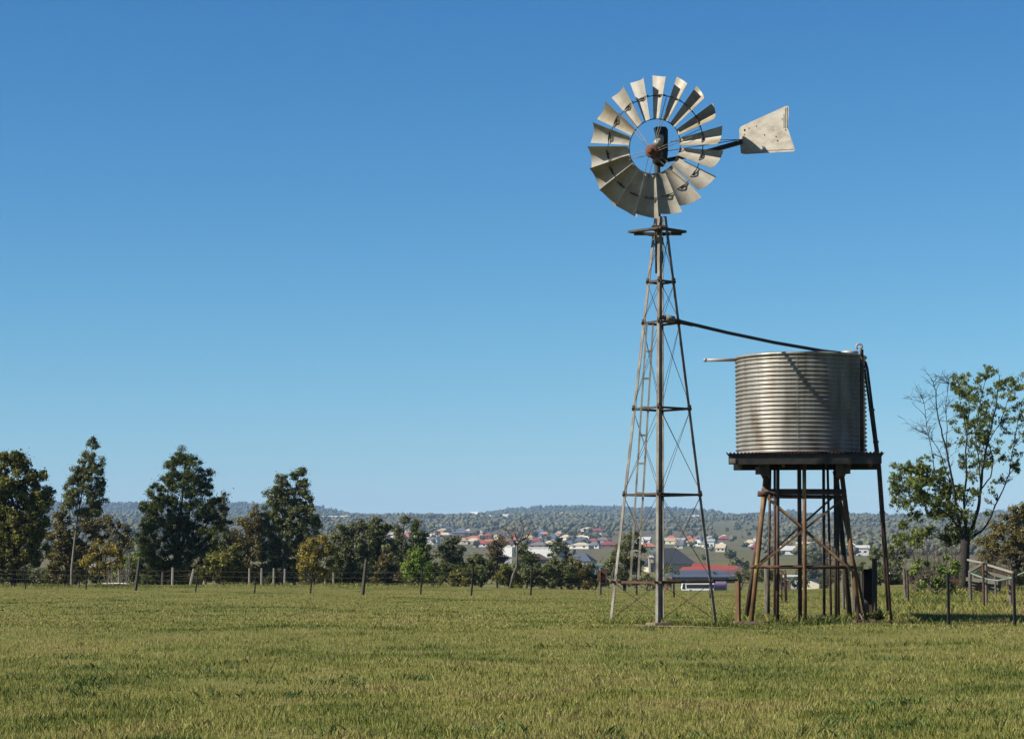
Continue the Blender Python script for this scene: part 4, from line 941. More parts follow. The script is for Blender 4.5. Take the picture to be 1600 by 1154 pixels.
# the large tree beside the tank
def big_tree():
    D = 108; u = D / F
    t = thing('gum_tree', G(1505, D), 'large ragged tree beside the tank with bare dying upper branches', 'tree')
    mb = MB(); b = G(1505, D, -.2)
    def br(pts, r0, r1, n=8, dd=0.0):
        q = [P(x, y, D + dd * i / max(1, len(pts) - 1)) if not isinstance(x, Vector) else x for i, (x, y) in enumerate(pts)]
        fine = []
        for i in range(len(q) - 1): fine += [q[i].lerp(q[i + 1], k / 3) + Vector((random.gauss(0, .25), random.gauss(0, .25), random.gauss(0, .2))) * u * min(1.5, r0) for k in range(3)]
        fine.append(q[-1]); m = len(fine)
        mb.tube(fine, [(r0 + (r1 - r0) * (i / (m - 1)) ** .75) * .68 * u for i in range(m)], n); return fine
    q = [b, P(1506, 905, D), P(1507, 880, D), P(1508, 850, D), P(1510, 838, D)]
    mb.tube(q, [9.5 * u, 7.6 * u, 7.2 * u, 7.4 * u, 6.5 * u], 12)
    L1 = br([(1510, 842), (1520, 822), (1528, 795), (1532, 765), (1535, 735), (1540, 705), (1548, 670), (1555, 640), (1560, 605), (1562, 585)], 5.2, .8, dd=2)
    L2 = br([(1508, 845), (1500, 825), (1494, 790), (1490, 760), (1484, 730), (1478, 700), (1470, 670), (1464, 640), (1462, 610), (1455, 592)], 4.4, .7, dd=-2)
    L3 = br([(1510, 842), (1508, 815), (1506, 780), (1510, 745), (1509, 705), (1511, 670), (1515, 640), (1513, 610)], 4.0, .7, dd=1)
    L4 = br([(1520, 838), (1535, 828), (1545, 815), (1555, 790), (1567, 765), (1576, 740), (1580, 715), (1585, 690), (1590, 660), (1598, 640)], 2.8, .5, dd=3)
    L5 = br([(1500, 828), (1486, 808), (1470, 795), (1448, 785), (1430, 772), (1412, 765)], 2.6, .6, dd=-3)
    L6 = br([(1496, 805), (1480, 780), (1466, 760), (1450, 745), (1432, 738), (1405, 740)], 2.4, .5, dd=1)
    L7 = br([(1532, 765), (1548, 745), (1552, 720), (1545, 690), (1562, 660), (1580, 610), (1585, 590)], 1.8, .5, dd=2)
    L8 = br([(1490, 762), (1478, 735), (1468, 705), (1452, 680), (1424, 668)], 1.5, .4, dd=-1)
    L9 = br([(1478, 700), (1480, 670), (1478, 635), (1482, 600), (1480, 585)], 1.2, .4)
    L10 = br([(1462, 745), (1455, 700), (1448, 665), (1444, 630), (1440, 618)], 1.2, .3, dd=-2)
    L11 = br([(1511, 680), (1503, 640), (1497, 610), (1488, 592)], 1.3, .4, dd=2)
    L12 = br([(1532, 770), (1530, 720), (1524, 680), (1530, 640), (1538, 600), (1543, 588)], 1.6, .5, dd=-2)
    L13 = br([(1510, 842), (1488, 850), (1462, 838), (1440, 842), (1418, 850)], 1.8, .5, dd=2)
    spray = []
    def twigs(line, n, lo, hi, ln, upw=.7, left=0.0, leafy=0.0):
        m = len(line)
        for _ in range(n):
            s = line[int(random.uniform(lo, hi) * (m - 1))]; d = Vector((random.gauss(left, .8), random.gauss(0, .7), random.uniform(-.1, 1) * upw + .25)).normalized() * random.uniform(.4, 1) * ln * u
            pp = curve(s, s + d, .14, 4); r0 = random.uniform(.35, .6); mb.tube(pp, [r0 * u * (1 - .7 * i / 4) for i in range(5)], 4, False)
            for _ in range(4):
                s2 = pp[random.randint(1, 4)]; d2 = (d.normalized() + Vector((random.gauss(0, .8), random.gauss(0, .6), random.gauss(0, .5)))).normalized() * random.uniform(.2, .5) * ln * u
                mb.tube(curve(s2, s2 + d2, .12, 3), [.26 * u, .22 * u, .18 * u, .12 * u], 3, False)
                if random.random() < leafy: spray.append(s2 + d2); spray.append(s2 + d2 * .5)
            if random.random() < leafy: spray.append(pp[4]); spray.append(pp[3])
    for ln_, n in ((L2, 26), (L8, 16), (L9, 18), (L10, 18)): twigs(ln_, n, .4, 1, 30, 1.0, -.25)
    for ln_, n in ((L4, 22), (L7, 16), (L3, 12), (L1, 14), (L11, 12), (L12, 12)): twigs(ln_, int(n * 1.7), .3, 1, 24, .8, .1, .55 if ln_ is not L4 else .3)
    for ln_, n in ((L5, 26), (L6, 26), (L13, 18)): twigs(ln_, n, .25, 1, 26, .3, 0, 1)
    mb.build('trunk', BARK, t, True, fix=False)
    blobs = [(1402, 745, 14, 9), (1418, 733, 12, 10), (1440, 732, 16, 12), (1400, 762, 14, 12), (1425, 755, 20, 14), (1452, 750, 18, 14), (1472, 738, 14, 12), (1395, 780, 8, 12), (1415, 785, 20, 14), (1445, 778, 22, 14), (1475, 770, 18, 14), (1430, 805, 16, 10), (1460, 803, 18, 12), (1485, 795, 18, 16), (1500, 770, 12, 14), (1505, 808, 18, 14), (1490, 825, 18, 12), (1515, 832, 12, 12), (1412, 820, 12, 10), (1435, 830, 14, 9), (1405, 845, 10, 9), (1432, 848, 14, 8),
             (1515, 780, 8, 12), (1520, 745, 9, 12), (1508, 725, 8, 10), (1530, 720, 6, 10), (1502, 690, 12, 9), (1520, 690, 13, 10), (1535, 680, 10, 10), (1512, 660, 12, 9), (1530, 655, 12, 10), (1488, 660, 8, 7), (1540, 630, 12, 8), (1525, 625, 10, 8), (1500, 610, 13, 8), (1513, 612, 7, 6), (1488, 600, 6, 6), (1528, 595, 9, 8), (1560, 600, 8, 8), (1553, 580, 9, 6), (1575, 592, 10, 7), (1595, 605, 10, 8), (1600, 585, 9, 6), (1545, 655, 9, 8), (1555, 620, 6, 6), (1555, 705, 10, 6), (1550, 765, 7, 7), (1542, 800, 9, 7), (1480, 695, 6, 5), (1470, 720, 7, 6), (1605, 625, 8, 7), (1547, 575, 6, 5), (1598, 680, 7, 6), (1450, 715, 10, 7), (1476, 765, 14, 12), (1545, 725, 9, 8), (1525, 770, 10, 10), (1570, 640, 8, 7), (1585, 655, 8, 6), (1512, 585, 8, 6), (1500, 640, 9, 7), (1560, 690, 8, 7)]
    cs, rs = blob_world(blobs[:22], D, 1.3); v1 = leaves(cs, rs, 1.05, D, 4.4, .9, 3.0, .6, .36, 0, 1.6)
    cs, rs = blob_world(blobs[22:], D, 1.2); v2 = leaves(cs, rs, .62, D, 4.2, .9, 2.4, .75, .36, 0, 1.5)
    sc_ = np.array([tuple(p) for p in spray]); v3 = leaves(list(sc_), [np.array([3.6, 3.6, 3.2]) * u] * len(sc_), .48, D, 4.2, 1.2, 2.2, .8, .36, 0, 2.0)
    v = np.concatenate([v1, v2, v3]); fast_mesh('crown', v, len(v) // 4, leaf_mat('leaf_drooping_gum', (0.036, 0.048, 0.012), (0.115, 0.132, 0.030), (0.25, 0.25, 0.07)), t)
big_tree()

# ------------------------------------------------------------------ bus and machine on the valley road
WHITEB = M('white_bus_paint', (0.72, 0.72, 0.70), (0.80, 0.80, 0.78), 1, .35, K=.85)
PURPLE = M('purple_bus_paint', (0.12, 0.06, 0.22), (0.16, 0.08, 0.28), 1, .35)
LILAC = M('lilac_bus_roof', (0.42, 0.33, 0.55), (0.48, 0.38, 0.60), 1, .4)
def bus():
    D = 620; x0 = P(1064.5, 915, D).x; x1 = P(1135.5, 915, D).x; g = G(1100, D); z = g.z; L_ = x1 - x0; xs = x0 + L_ * .70; ht = 3.1
    t = thing('bus', g, 'white coach with dark windows and a purple rear end on the valley road', 'bus')
    def body(xa, xb, rake):
        c = [(xa + rake, z + .35), (xb, z + .35), (xb, z + ht - .25), (xb - .2, z + ht), (xa + rake * 2.4 + .2, z + ht), (xa + rake * 1.2, z + ht - .4), (xa, z + 1.3)]
        return [Vector((a, D - 1.25, b)) for a, b in c]
    MB().prism(body(x0, xs, .25), (0, 2.5, 0)).build('body', WHITEB, t)
    rear = MB().prism([Vector((a, D - 1.26, b)) for a, b in ((xs, z + .36), (x1 - .05, z + .36), (x1, z + 1.0), (x1 - .02, z + ht - .45), (x1 - .25, z + ht - .02), (xs, z + ht - .02))], (0, 2.52, 0)).build('rear_body', PURPLE, t)
    MB().box(((xs + x1) / 2, D - 1.272, z + ht - .42), (x1 - xs - .5, .02, .75)).build('rear_roof_band', LILAC, t)
    MB().box(((x0 + .9 + xs) / 2 + .2, D - 1.262, z + 1.75), (xs - x0 - 1.3, .02, 1.05)).build('side_window', GLASSD, t)
    MB().box(((xs + x1) / 2, D - 1.275, z + 1.3), (x1 - xs - .7, .02, 1.0)).build('side_window', GLASSD, t)
    MB().prism([Vector((a, D - 1.27, b)) for a, b in ((x0 + .12, z + 1.1), (x0 + .95, z + .9), (x0 + .95, z + 2.4), (x0 + .42, z + 2.5))], (0, .01, 0)).build('windscreen', GLASSD, t)
    MB().box((xs - .6, D - 1.27, z + 2.62), (1.5, .03, .7)).build('air_unit', WHITEB, t)
    for fx in (x0 + 2.4, x0 + L_ * .66, x0 + L_ * .78):
        for sy in (-1.1, 1.1): MB().lathe((fx, D + sy, z + .5), [(.0, -.16), (.3, -.16), (.5, -.14), (.5, .14), (.3, .16), (0, .16)], 18, (0, 1, 0)).build('wheel', DARKST, t)
bus()
def mower():
    D = 560; g = G(1039, D); z = g.z + 1.0; t = thing('small_machine', g, 'small machine with a yellow hood and red body parked near the bus', 'machine')
    YEL = M('yellow_machine_paint', (.62, .50, .06), (.70, .58, .10), 2, .5); RED = M('red_machine_paint', (.34, .05, .02), (.42, .08, .03), 2, .5)
    MB().box((P(1037, 915, D).x, D, z + .75), (.75, .8, .6), 0, .8).build('hood', YEL, t)
    MB().box((P(1041.5, 914, D).x, D, z + .55), (.8, .9, 1.0), 0, .85).build('machine_body', RED, t)
    MB().bar((P(1042, 914, D).x, D, z + .9), (P(1044, 914, D).x, D, z + 1.6), .12, .3).build('seat_back', RED, t)
    for a in (1036, 1042.5):
        for sy in (-.45, .45): MB().lathe((P(a, 915, D).x, D + sy, z - .55), [(0, -.1), (.45, -.1), (.45, .1), (0, .1)], 14, (0, 1, 0)).build('wheel', DARKST, t)
    MB().box((P(1039.5, 914, D).x, D, z - .1), (1.2, .5, .5)).build('chassis', DARKST, t)
mower()
o = MB(); v = []
xs_ = np.linspace(P(980, 900, 632).x, P(1330, 900, 632).x, 60); rd = []
for x in xs_: rd += [(x, 618, Hs(x, 618) + .05), (x, 640, Hs(x, 640) + .05)]
o.add(rd, [(2 * i, 2 * i + 2, 2 * i + 3, 2 * i + 1) for i in range(59)]); tag(o.build('road', M('asphalt', (.045, .045, .046), (.06, .06, .06), 2, .9)), kind='structure')

# ------------------------------------------------------------------ houses
def roof_mat(n_, c): return M('roof_' + n_, tuple(a * .82 for a in c), tuple(min(1, a * 1.12) for a in c), .8, .75, 0, 0, K=.52)
RM = {'orange': roof_mat('orange', (.46, .16, .08)), 'red': roof_mat('red', (.40, .085, .055)), 'maroon': roof_mat('maroon', (.28, .06, .055)), 'grey': roof_mat('grey', (.17, .165, .16)),
      'blue': roof_mat('blue_grey', (.11, .14, .19)), 'white': roof_mat('white', (.62, .62, .60)), 'cream': roof_mat('cream', (.60, .50, .35)), 'tan': roof_mat('tan', (.46, .30, .17)),
      'pale': roof_mat('pale_blue', (.40, .47, .50)), 'dark': roof_mat('charcoal', (.028, .032, .042)), 'brown': roof_mat('brown', (.10, .065, .05)), 'slate': roof_mat('slate', (.075, .10, .155)), 'bright': roof_mat('bright_red', (.40, .07, .045)), 'mauve': roof_mat('mauve', (.20, .15, .15)), 'sky': roof_mat('light_blue', (.20, .36, .44))}
WM = {'cream': M('wall_cream', (.55, .50, .38), (.62, .56, .43), .5, .8, K=.62), 'brick': M('wall_brick', (.20, .11, .08), (.28, .16, .11), .8, .9), 'white': M('wall_white', (.66, .66, .63), (.74, .74, .71), .5, .8, K=.62), 'grey': M('wall_grey', (.24, .24, .24), (.30, .30, .30), .5, .8, K=.62), 'dark': M('wall_dark', (.05, .05, .055), (.08, .08, .085), .5, .8, K=.62), 'green': M('wall_green', (.13, .21, .15), (.17, .26, .19), .5, .8, K=.62), 'blue': M('wall_blue', (.22, .34, .42), (.26, .40, .48), .5, .8, K=.62)}
GH = 'houses of the distant town'
def house(label, px, D, w_, d_, wh, rh, roof, wall, hip=True, rz=0.0, cat='house', group=GH, over=.5, name=None, nwin=2, zoff=0.0, mono=False):
    g = G(px, D); g.z = min(Hs(g.x + a, D + b) for a in (-w_ / 2, w_ / 2) for b in (-d_ / 2, d_ / 2)) + zoff
    base = max(Hs(g.x + a, D - d_ / 2) for a in (-w_ / 2, w_ / 2)) - g.z + zoff; top = max(base, 0) + wh
    t = thing(name or ('house' if cat == 'house' else 'shed'), g, label, cat, group)
    c_, s_ = math.cos(rz), math.sin(rz)
    def T(x, y, z): return Vector((g.x + x * c_ - y * s_, g.y + x * s_ + y * c_, g.z + z))
    hw, hd = w_ / 2, d_ / 2
    mb = MB(); vs = [T(x, y, z) for z in (-1, top) for x, y in ((-hw, -hd), (hw, -hd), (hw, hd), (-hw, hd))]
    mb.add(vs, [(3, 2, 1, 0), (4, 5, 6, 7), (0, 1, 5, 4), (1, 2, 6, 5), (2, 3, 7, 6), (3, 0, 4, 7)])
    o = over; e = [(-hw - o, -hd - o), (hw + o, -hd - o), (hw + o, hd + o), (-hw - o, hd + o)]
    r_ = MB(); b = top - .02
    if mono:
        vs = [T(x, y, b + (rh if y > 0 else .1)) for x, y in e] + [T(x, y, b + (rh if y > 0 else .1) + .18) for x, y in e]
        r_.add(vs, [(3, 2, 1, 0), (4, 5, 6, 7), (0, 1, 5, 4), (1, 2, 6, 5), (2, 3, 7, 6), (3, 0, 4, 7)])
    else:
        ins = min(hd, hw * .8) if hip else 0
        if hd > hw and not hip:   # gable facing the viewer
            rd_ = [(0, -hd - o), (0, hd + o)]
            vs = [T(x, y, b) for x, y in e] + [T(x, y, b + .18) for x, y in e] + [T(x, y, b + rh) for x, y in rd_]
            vs += [p - Vector((0, 0, .2)) for p in vs[8:10]]
            fs = [(1, 2, 6, 5), (3, 0, 4, 7), (5, 6, 9, 8), (7, 4, 8, 9), (1, 2, 11, 10), (3, 0, 10, 11), (0, 4, 8, 10), (1, 5, 8, 10), (3, 7, 9, 11), (2, 6, 9, 11)]
        else:
            rd_ = [(-hw - o + ins, 0), (hw + o - ins, 0)]
            vs = [T(x, y, b) for x, y in e] + [T(x, y, b + .18) for x, y in e] + [T(x, y, b + rh) for x, y in rd_]
            fs = [(3, 2, 1, 0), (0, 1, 5, 4), (1, 2, 6, 5), (2, 3, 7, 6), (3, 0, 4, 7), (4, 5, 9, 8), (6, 7, 8, 9), (5, 6, 9), (7, 4, 8)]
        r_.add(vs, fs)
        if not hip:
            if hd > hw: mb.add([T(-hw, -hd + .03, top - .03), T(hw, -hd + .03, top - .03), T(0, -hd + .03, top + rh - .35)], [(0, 1, 2)])
    mb.build('wall', WM[wall], t, fix=False); r_.build('roof', RM[roof], t)
    for k in range(nwin):
        x = -hw + w_ * (k + .5) / nwin + random.uniform(-.4, .4); ww = min(1.8, w_ / nwin * .4)
        vs = [T(x + a * ww / 2, -hd - b_, max(base, 0) + z) for b_ in (0.06, -.02) for a, z in ((-1, wh * .4), (1, wh * .4), (1, min(wh * .8, wh * .4 + 1.2)), (-1, min(wh * .8, wh * .4 + 1.2)))]
        MB().add(vs, [(0, 1, 2, 3), (7, 6, 5, 4), (0, 4, 5, 1), (1, 5, 6, 2), (2, 6, 7, 3), (3, 7, 4, 0)]).build('window', GLASSD, t)
    return t
def town(label, px, row, wpx, roof, wall, hip=True, h=2.8, rh=3.2, dr=.75, **k):
    D = D_of_row(row); w_ = wpx * 1.22 * D / F; house(label, px, D, w_, max(7, w_ * dr), h, rh, roof, wall, hip, random.uniform(-.6, -.15), **k)
for a in (
    ('small mauve grey roofed house topmost in the town beside the dark pointed tree', 666, 823, 14, 'mauve', 'grey'),
    ('grey roofed house with a pale gutter just below the mauve roof', 669, 827.5, 15, 'grey', 'brick'),
    ('pale blue gabled house, tallest of the upper town row', 684, 828.5, 13, 'pale', 'white', False, 4.5, 3),
    ('long blue grey roof running right from the pale blue gabled house', 699, 829, 18, 'slate', 'grey'),
    ('house with an orange red hip roof under the pale blue gabled house', 681, 840, 17, 'orange', 'brick'),
    ('cream roofed house adjoining the upper orange red roof', 697, 839, 18, 'cream', 'dark'),
    ('very wide pale grey roof in the centre of the upper town row', 725, 836, 34, 'grey', 'dark', True, 3, 3),
    ('blue grey roof at the right end of the very wide grey roof', 751, 835.5, 16, 'blue', 'dark'),
    ('orange tiled house directly below the very wide grey roof', 740, 844.5, 22, 'orange', 'dark', True, 2.6, 3.2),
    ('blue grey roofed house left of the orange tiled house', 718, 843, 17, 'blue', 'grey'),
    ('house with mustard cream wall and roof below the blue grey roof', 723, 850, 16, 'tan', 'cream', True, 3),
    ('long pale tan roof below the orange tiled house', 741, 850, 22, 'cream', 'grey'),
    ('white walled house with small bright windows above the domed gum', 676, 850.5, 16, 'grey', 'white', True, 4.5, 2.4),
    ('salmon red roofed house with white trim in the lower town row', 764, 851, 24, 'orange', 'white', True, 2.6, 3),
    ('low red and white house just under the salmon red roof', 752, 855, 19, 'red', 'white'),
    ('tan roofed house left of the dead tree top', 789, 850, 15, 'tan', 'cream'),
    ('orange red roof seen behind the dead tree branches', 802, 847, 16, 'orange', 'cream'),
    ('brown and cream house low behind the dead tree fork', 797, 856, 17, 'brown', 'cream'),
    ('small orange tan roof right of the dead tree', 826, 844, 13, 'tan', 'brick'),
    ('grey green roof above the small orange tan roof', 839, 840, 20, 'blue', 'grey'),
    ('dark red roofed house below the grey green roof', 838, 849.5, 17, 'maroon', 'brick'),
    ('dark navy roofed house above the slim high crowned gum', 863, 842.5, 19, 'slate', 'dark'),
    ('wide dull grey roof above the long white shed', 843, 858, 24, 'grey', 'brick'),
    ('tan gabled roof between the dull grey roof and the slim gum', 858, 856, 13, 'cream', 'brick'),
    ('small cream roof right of the slim high crowned gum', 885, 843.5, 14, 'cream', 'white'),
    ('grey roofed house up behind the blue grey row', 904, 847, 22, 'grey', 'grey'),
    ('blue grey roofed house at the left of the lower right row', 890, 855, 15, 'slate', 'white'),
    ('dark blue roof in the middle of the lower right row', 910, 850.5, 20, 'slate', 'dark'),
    ('small white peaked house behind the crimson roof', 917, 845.5, 10, 'white', 'white', False),
    ('crimson roofed house left of the windmill legs', 927, 849, 15, 'maroon', 'brick', True, 2.4, 3),
    ('brown grey roofed house right of the crimson roof', 943, 848, 18, 'mauve', 'grey'),
    ('wide cream roofed house at the edge of the green field', 909, 858, 26, 'cream', 'white', True, 2.8, 2.6),
    ('grey roofed house right of the wide cream roof', 929, 857.5, 14, 'grey', 'white'),
    ('maroon roofed house close against the left windmill leg', 950, 856, 22, 'maroon', 'brick', True, 2.4, 3.4),
    ('long white building between the windmill ladder and near leg', 1008, 848, 15, 'white', 'white', False),
    ('salmon roofed house with green wall left of the near windmill leg', 1013, 862, 23, 'orange', 'green', True, 3.6, 3),
    ('long low grey roofed building right of the near windmill leg', 1054, 849, 28, 'pale', 'grey', False, 3, 2.5),
    ('small pinkish red roofed house right of the long low grey building', 1078, 847.5, 9, 'red', 'brick', True, 4, 3),
    ('second small pinkish red house, nearer the right windmill leg', 1087, 850, 9, 'red', 'brick', True, 3.5, 3),
    ('low white house under the small pinkish red roofs', 1090, 853, 15, 'white', 'white'),
    ('blue grey roofed shed with pale wall right of the right windmill leg', 1109, 857, 13, 'pale', 'white', False, 6, 2),
    ('small white roofed house at the far edge of the field', 1128, 859, 10, 'white', 'grey'),
    ('pale cream shed lying lowest at the far edge of the field', 1127, 862.5, 12, 'cream', 'cream', False),
    ('low red roofed house far behind the left stand leg', 1181, 861, 12, 'maroon', 'brick'),
    ('low white farm building seen through the stand at the field edge', 1231, 866.5, 18, 'white', 'white', False),
    ('cream flat roofed building high behind the stand brace', 1258, 857.5, 22, 'cream', 'cream', False),
    ('white building behind the dark right stand leg', 1330, 866, 14, 'white', 'white', True, 6, 2),
    ('pale grey building right of the rusty right stand leg', 1348, 868, 16, 'white', 'white', False, 5, 2),
    ('long white roofed building on the hillside left of the town', 522, 811, 46, 'white', 'cream', False, 4, 5),
    ('grey roofed shed at the right end of the long white roof', 551, 812.5, 15, 'grey', 'white'),
    ('orange roofed house below the long white roof on the hillside', 512, 815, 22, 'orange', 'brick'),
    ('brown roofed house on the hillside above the conifers', 612, 820, 18, 'mauve', 'cream'),
    ('cream house on the hillside beside the brown roof', 626, 823, 11, 'tan', 'cream'),
    ('white flat roofed building with a brown side in the scrub above the town', 711, 820, 19, 'white', 'brick', False, 4, 2),
    ('white building complex on the skyline rise left of the far ridge', 741, 808, 12, 'white', 'white', False, 8, 6),
    ('small white house near the skyline under the far ridge', 766, 810, 8, 'white', 'white'),
    ('long white low building under the far blue ridge', 789, 811, 14, 'white', 'white', False, 6, 3),
    ('tiny tan house in the wooded slope under the far blue ridge', 878, 809, 6, 'tan', 'tan' if False else 'cream', True, 6),
    ('long white shed on the hilltop between the windmill legs', 1066, 809, 21, 'white', 'brick', False, 5, 3),
    ('white block on the hilltop beside the long shed', 1087, 810, 12, 'white', 'white', False, 7, 3),
    ('pale roofed house across the valley between the tall gum and the sheoak', 207, 806, 16, 'pale', 'dark', False),
    ('tiny white house on the scrub slope left of the windmill', 958, 817, 3, 'white', 'white'),
    ('tiny bright house below the scrub slope left of the windmill', 938, 840, 6, 'white', 'white')):
    town(*a)
# rows of further houses filled in between them
FILL = [('grey', 'cream'), ('orange', 'brick'), ('white', 'white'), ('blue', 'grey'), ('tan', 'cream'), ('cream', 'white'), ('maroon', 'brick')]
for k in range(64):
    px = random.choice([random.uniform(640, 965), random.uniform(640, 965), random.uniform(575, 650), random.uniform(1000, 1150), random.uniform(1150, 1340)])
    row = random.uniform(829, 846) if px < 1000 else random.uniform(843, 858); i = k % 7
    town('small %s roofed house packed among the rows of the far town' % ('grey', 'orange', 'white', 'blue grey', 'tan', 'cream', 'dark red')[i], px, row, random.uniform(8, 17), *FILL[i], nwin=1)
# nearer buildings
house('big house with a charcoal hip roof and cream walls behind the near windmill leg', 1044, 1050, 20, 16, 3.6, 7.4, 'dark', 'cream', True, .08, group=None, over=1.6, nwin=3)
hx_ = P(1012, 885, 1041).x
t = thing('garden_pavilion', G(1017, 1030), 'cream tower like porch in front of the charcoal roofed house', 'porch')
gz = G(1017, 1030); MB().box((gz.x, 1030, gz.z + 3), (2.2, 2.2, 8)).build('porch_wall', WM['cream'], t); MB().box((gz.x + .5, 1028.85, gz.z + 2.5), (1.5, .1, 4)).build('opening', GLASSD, t)
MB().box((gz.x, 1030, gz.z + 7.4), (3, 3, .9), 0, .3).build('porch_roof', WM['cream'], t)
def red_house():
    D = 800; g = G(1105, D); t = thing('house', g, 'long house with bright red roof and slate blue front roof behind the bus', 'house')
    def Q(px, r_, dd=0): return P(px, r_, D + dd)
    MB().prism([Q(1050, 900), Q(1160, 900), Q(1160, 915), Q(1050, 915)], (0, 12, 0)).build('wall', WM['brick'], t)
    MB().prism([Q(1036, 901, -2), Q(1141, 901, -2), Q(1139.5, 899, -1), Q(1127, 891, 3), Q(1062, 891, 3)], (0, .5, .25)).build('lower_roof', RM['slate'], t)
    MB().prism([Q(1060, 891.5, 3.1), Q(1127, 891.5, 3.1), Q(1160, 899.5, 0), Q(1168, 893, 6), Q(1151, 884, 12), Q(1098, 883, 12), Q(1083, 880.5, 13), Q(1080, 886, 8), Q(1068, 886, 8)], (0, .4, .25)).build('upper_roof', RM['bright'], t)
    MB().prism([Q(1098, 882.8, 12), Q(1083, 880.3, 13), Q(1101, 880, 16), Q(1112, 884, 16)], (0, .4, .25)).build('back_roof', RM['bright'], t)
    MB().prism([Q(1139, 899.5, -1.2), Q(1127.5, 891.3, 2.8), Q(1132, 892, 3), Q(1160, 900, -.2), Q(1154, 903, -1.5)], (0, .3, .2)).build('hip_roof', RM['slate'], t)
    rb = MB()
    for k in range(1, 6):
        a = Q(1127 + 5 * k * 1.1, 891.5 - 1.5 * k, 3.0 + 1.6 * k); b = Q(1160 + k * 1.5, 899.5 - 1.2 * k, -.1 + k * 1.1); rb.bar(a + Vector((0, -.3, .3)), b + Vector((0, -.3, .3)), .25, .15)
    rb.build('roof_rib', RM['slate'], t)
    MB().box(Q(1092, 904, -.1), (18, .2, 1.6)).build('window', GLASSD, t); MB().box(Q(1143, 902, -.1), (2, .2, 2)).build('gable_wall', WM['cream'], t)
    MB().box(Q(1116, 894, .2), (1.0, .6, .5)).build('roof_vent', DARKST, t)
red_house()
house('cream gabled shed seen between the uprights of the tank stand', 1271.5, 560, 4.9, 8, 1.75, 1.2, 'dark', 'cream', False, -.42, 'shed', None, .25, None, 0, 1.6)
house('small tan cabin seen through the rusty pipe hoop', 1224, 600, 3.2, 4, 1.9, .5, 'grey', 'brick', False, 0, 'cabin', None, .3, 'cabin', 1, 1.4)
house('grey white cabin between the pipe hoop and the cream shed', 1238, 640, 4.2, 4, 2.2, .6, 'white', 'white', False, 0, 'cabin', None, .3, 'cabin', 0, 1.8)
house('pale low wall of a shed right of the leaning downpipes', 1400, 330, 2.2, 3, 1.15, .3, 'white', 'cream', False, 0, 'shed', None, .1, None, 0, 2.2)
house('long white walled shed behind the slim high crowned gum', 848, 1480, 24, 16, 5.6, .8, 'white', 'white', False, -.35, 'shed', None, .2, None, 0, 0, True)
house('tall white block shed left of the long white shed', 798, 1500, 7.6, 12, 6.0, .5, 'white', 'white', False, -.45, 'shed', None, .1, None, 0, 0, True)
house('low house with a dark brown red edged roof in front of the long white shed', 834, 1240, 15, 10, 1.2, 3.2, 'brown', 'brick', True, .1, group=None, over=.6, nwin=0, zoff=1.0)
house('small pale peaked house left of the dark brown roof', 794, 1250, 4.0, 7, 2.2, 2.0, 'white', 'white', False, 0, group=None, nwin=0)
house('slate blue roofed house on the slope right of the slim gum', 909, 1180, 12.5, 10, 2.0, 4.4, 'slate', 'grey', True, -.35, group=None, nwin=1, zoff=.4)
house('small light blue box shed left of the windmill behind the rusty box', 933, 900, 4.4, 4, 2.8, .3, 'sky', 'blue', False, 0, 'shed', None, .15, None, 1, 2.2, True)
house('small blue roofed shed left of the russet tree', 718, 1250, 2.8, 4, 2.8, .4, 'slate', 'blue', False, 0, 'shed', None, .1, None, 0, .9, True)
house('white walled house low behind the left trees', 151, 480, 3.2, 5, 2.0, .5, 'grey', 'cream', False, 0, group=None, nwin=2, zoff=7.2)
house('cream walled house low beside the broad sheoak', 199, 450, 2.6, 5, 1.2, .5, 'red', 'cream', False, 0, group=None, nwin=1, zoff=6.4)
house('tiny white shed at the left end of the town', 763, 1250, 1.7, 3, 1.7, .2, 'white', 'white', False, 0, 'shed', None, .1, None, 0, 1.6, True)
g = G(188, 162); tag(MB().tube([G(160, 164, .12), G(188, 163, .16), G(204, 162, .12)], .05, 8).build('white_pipe', WHITEP, None, True), 'long white pipe lying on the ground beneath the left trees', 'pipe')
# strip of bare red earth across the valley
pf = MB(); rows_ = []
for px in range(180, 240, 3):
    for D in (4050, 4250, 4500): rows_.append(G(px, D, .6))
pf.add(rows_, [(3 * i + k, 3 * i + 3 + k, 3 * i + 4 + k, 3 * i + 1 + k) for i in range(19) for k in range(2)])
tag(pf.build('ploughed_field', M('red_earth', (.22, .09, .06), (.30, .13, .09), .01, .95)), kind='structure')
# power poles far off
for px, D, top, lab in ((895, 1500, 838, 'thin power pole beside the tall white block shed'), (715.5, 1900, 842, 'thin power pole above the lower town row'), (922, 1400, 852, 'thin pale pole in the green field'), (1179, 900, 868, 'pale pole left of the splayed stand legs')):
    t = thing('power_pole', G(px, D), lab, 'pole', 'poles in the valley'); MB().tube([G(px, D, -.2), P(px, top, D)], .16, 6).build('pole_shaft', TIMBER, t); MB().bar(P(px - 1.2, top + 1.5, D), P(px + 1.2, top + 1.5, D), .15, .15).build('cross_arm', TIMBER, t)

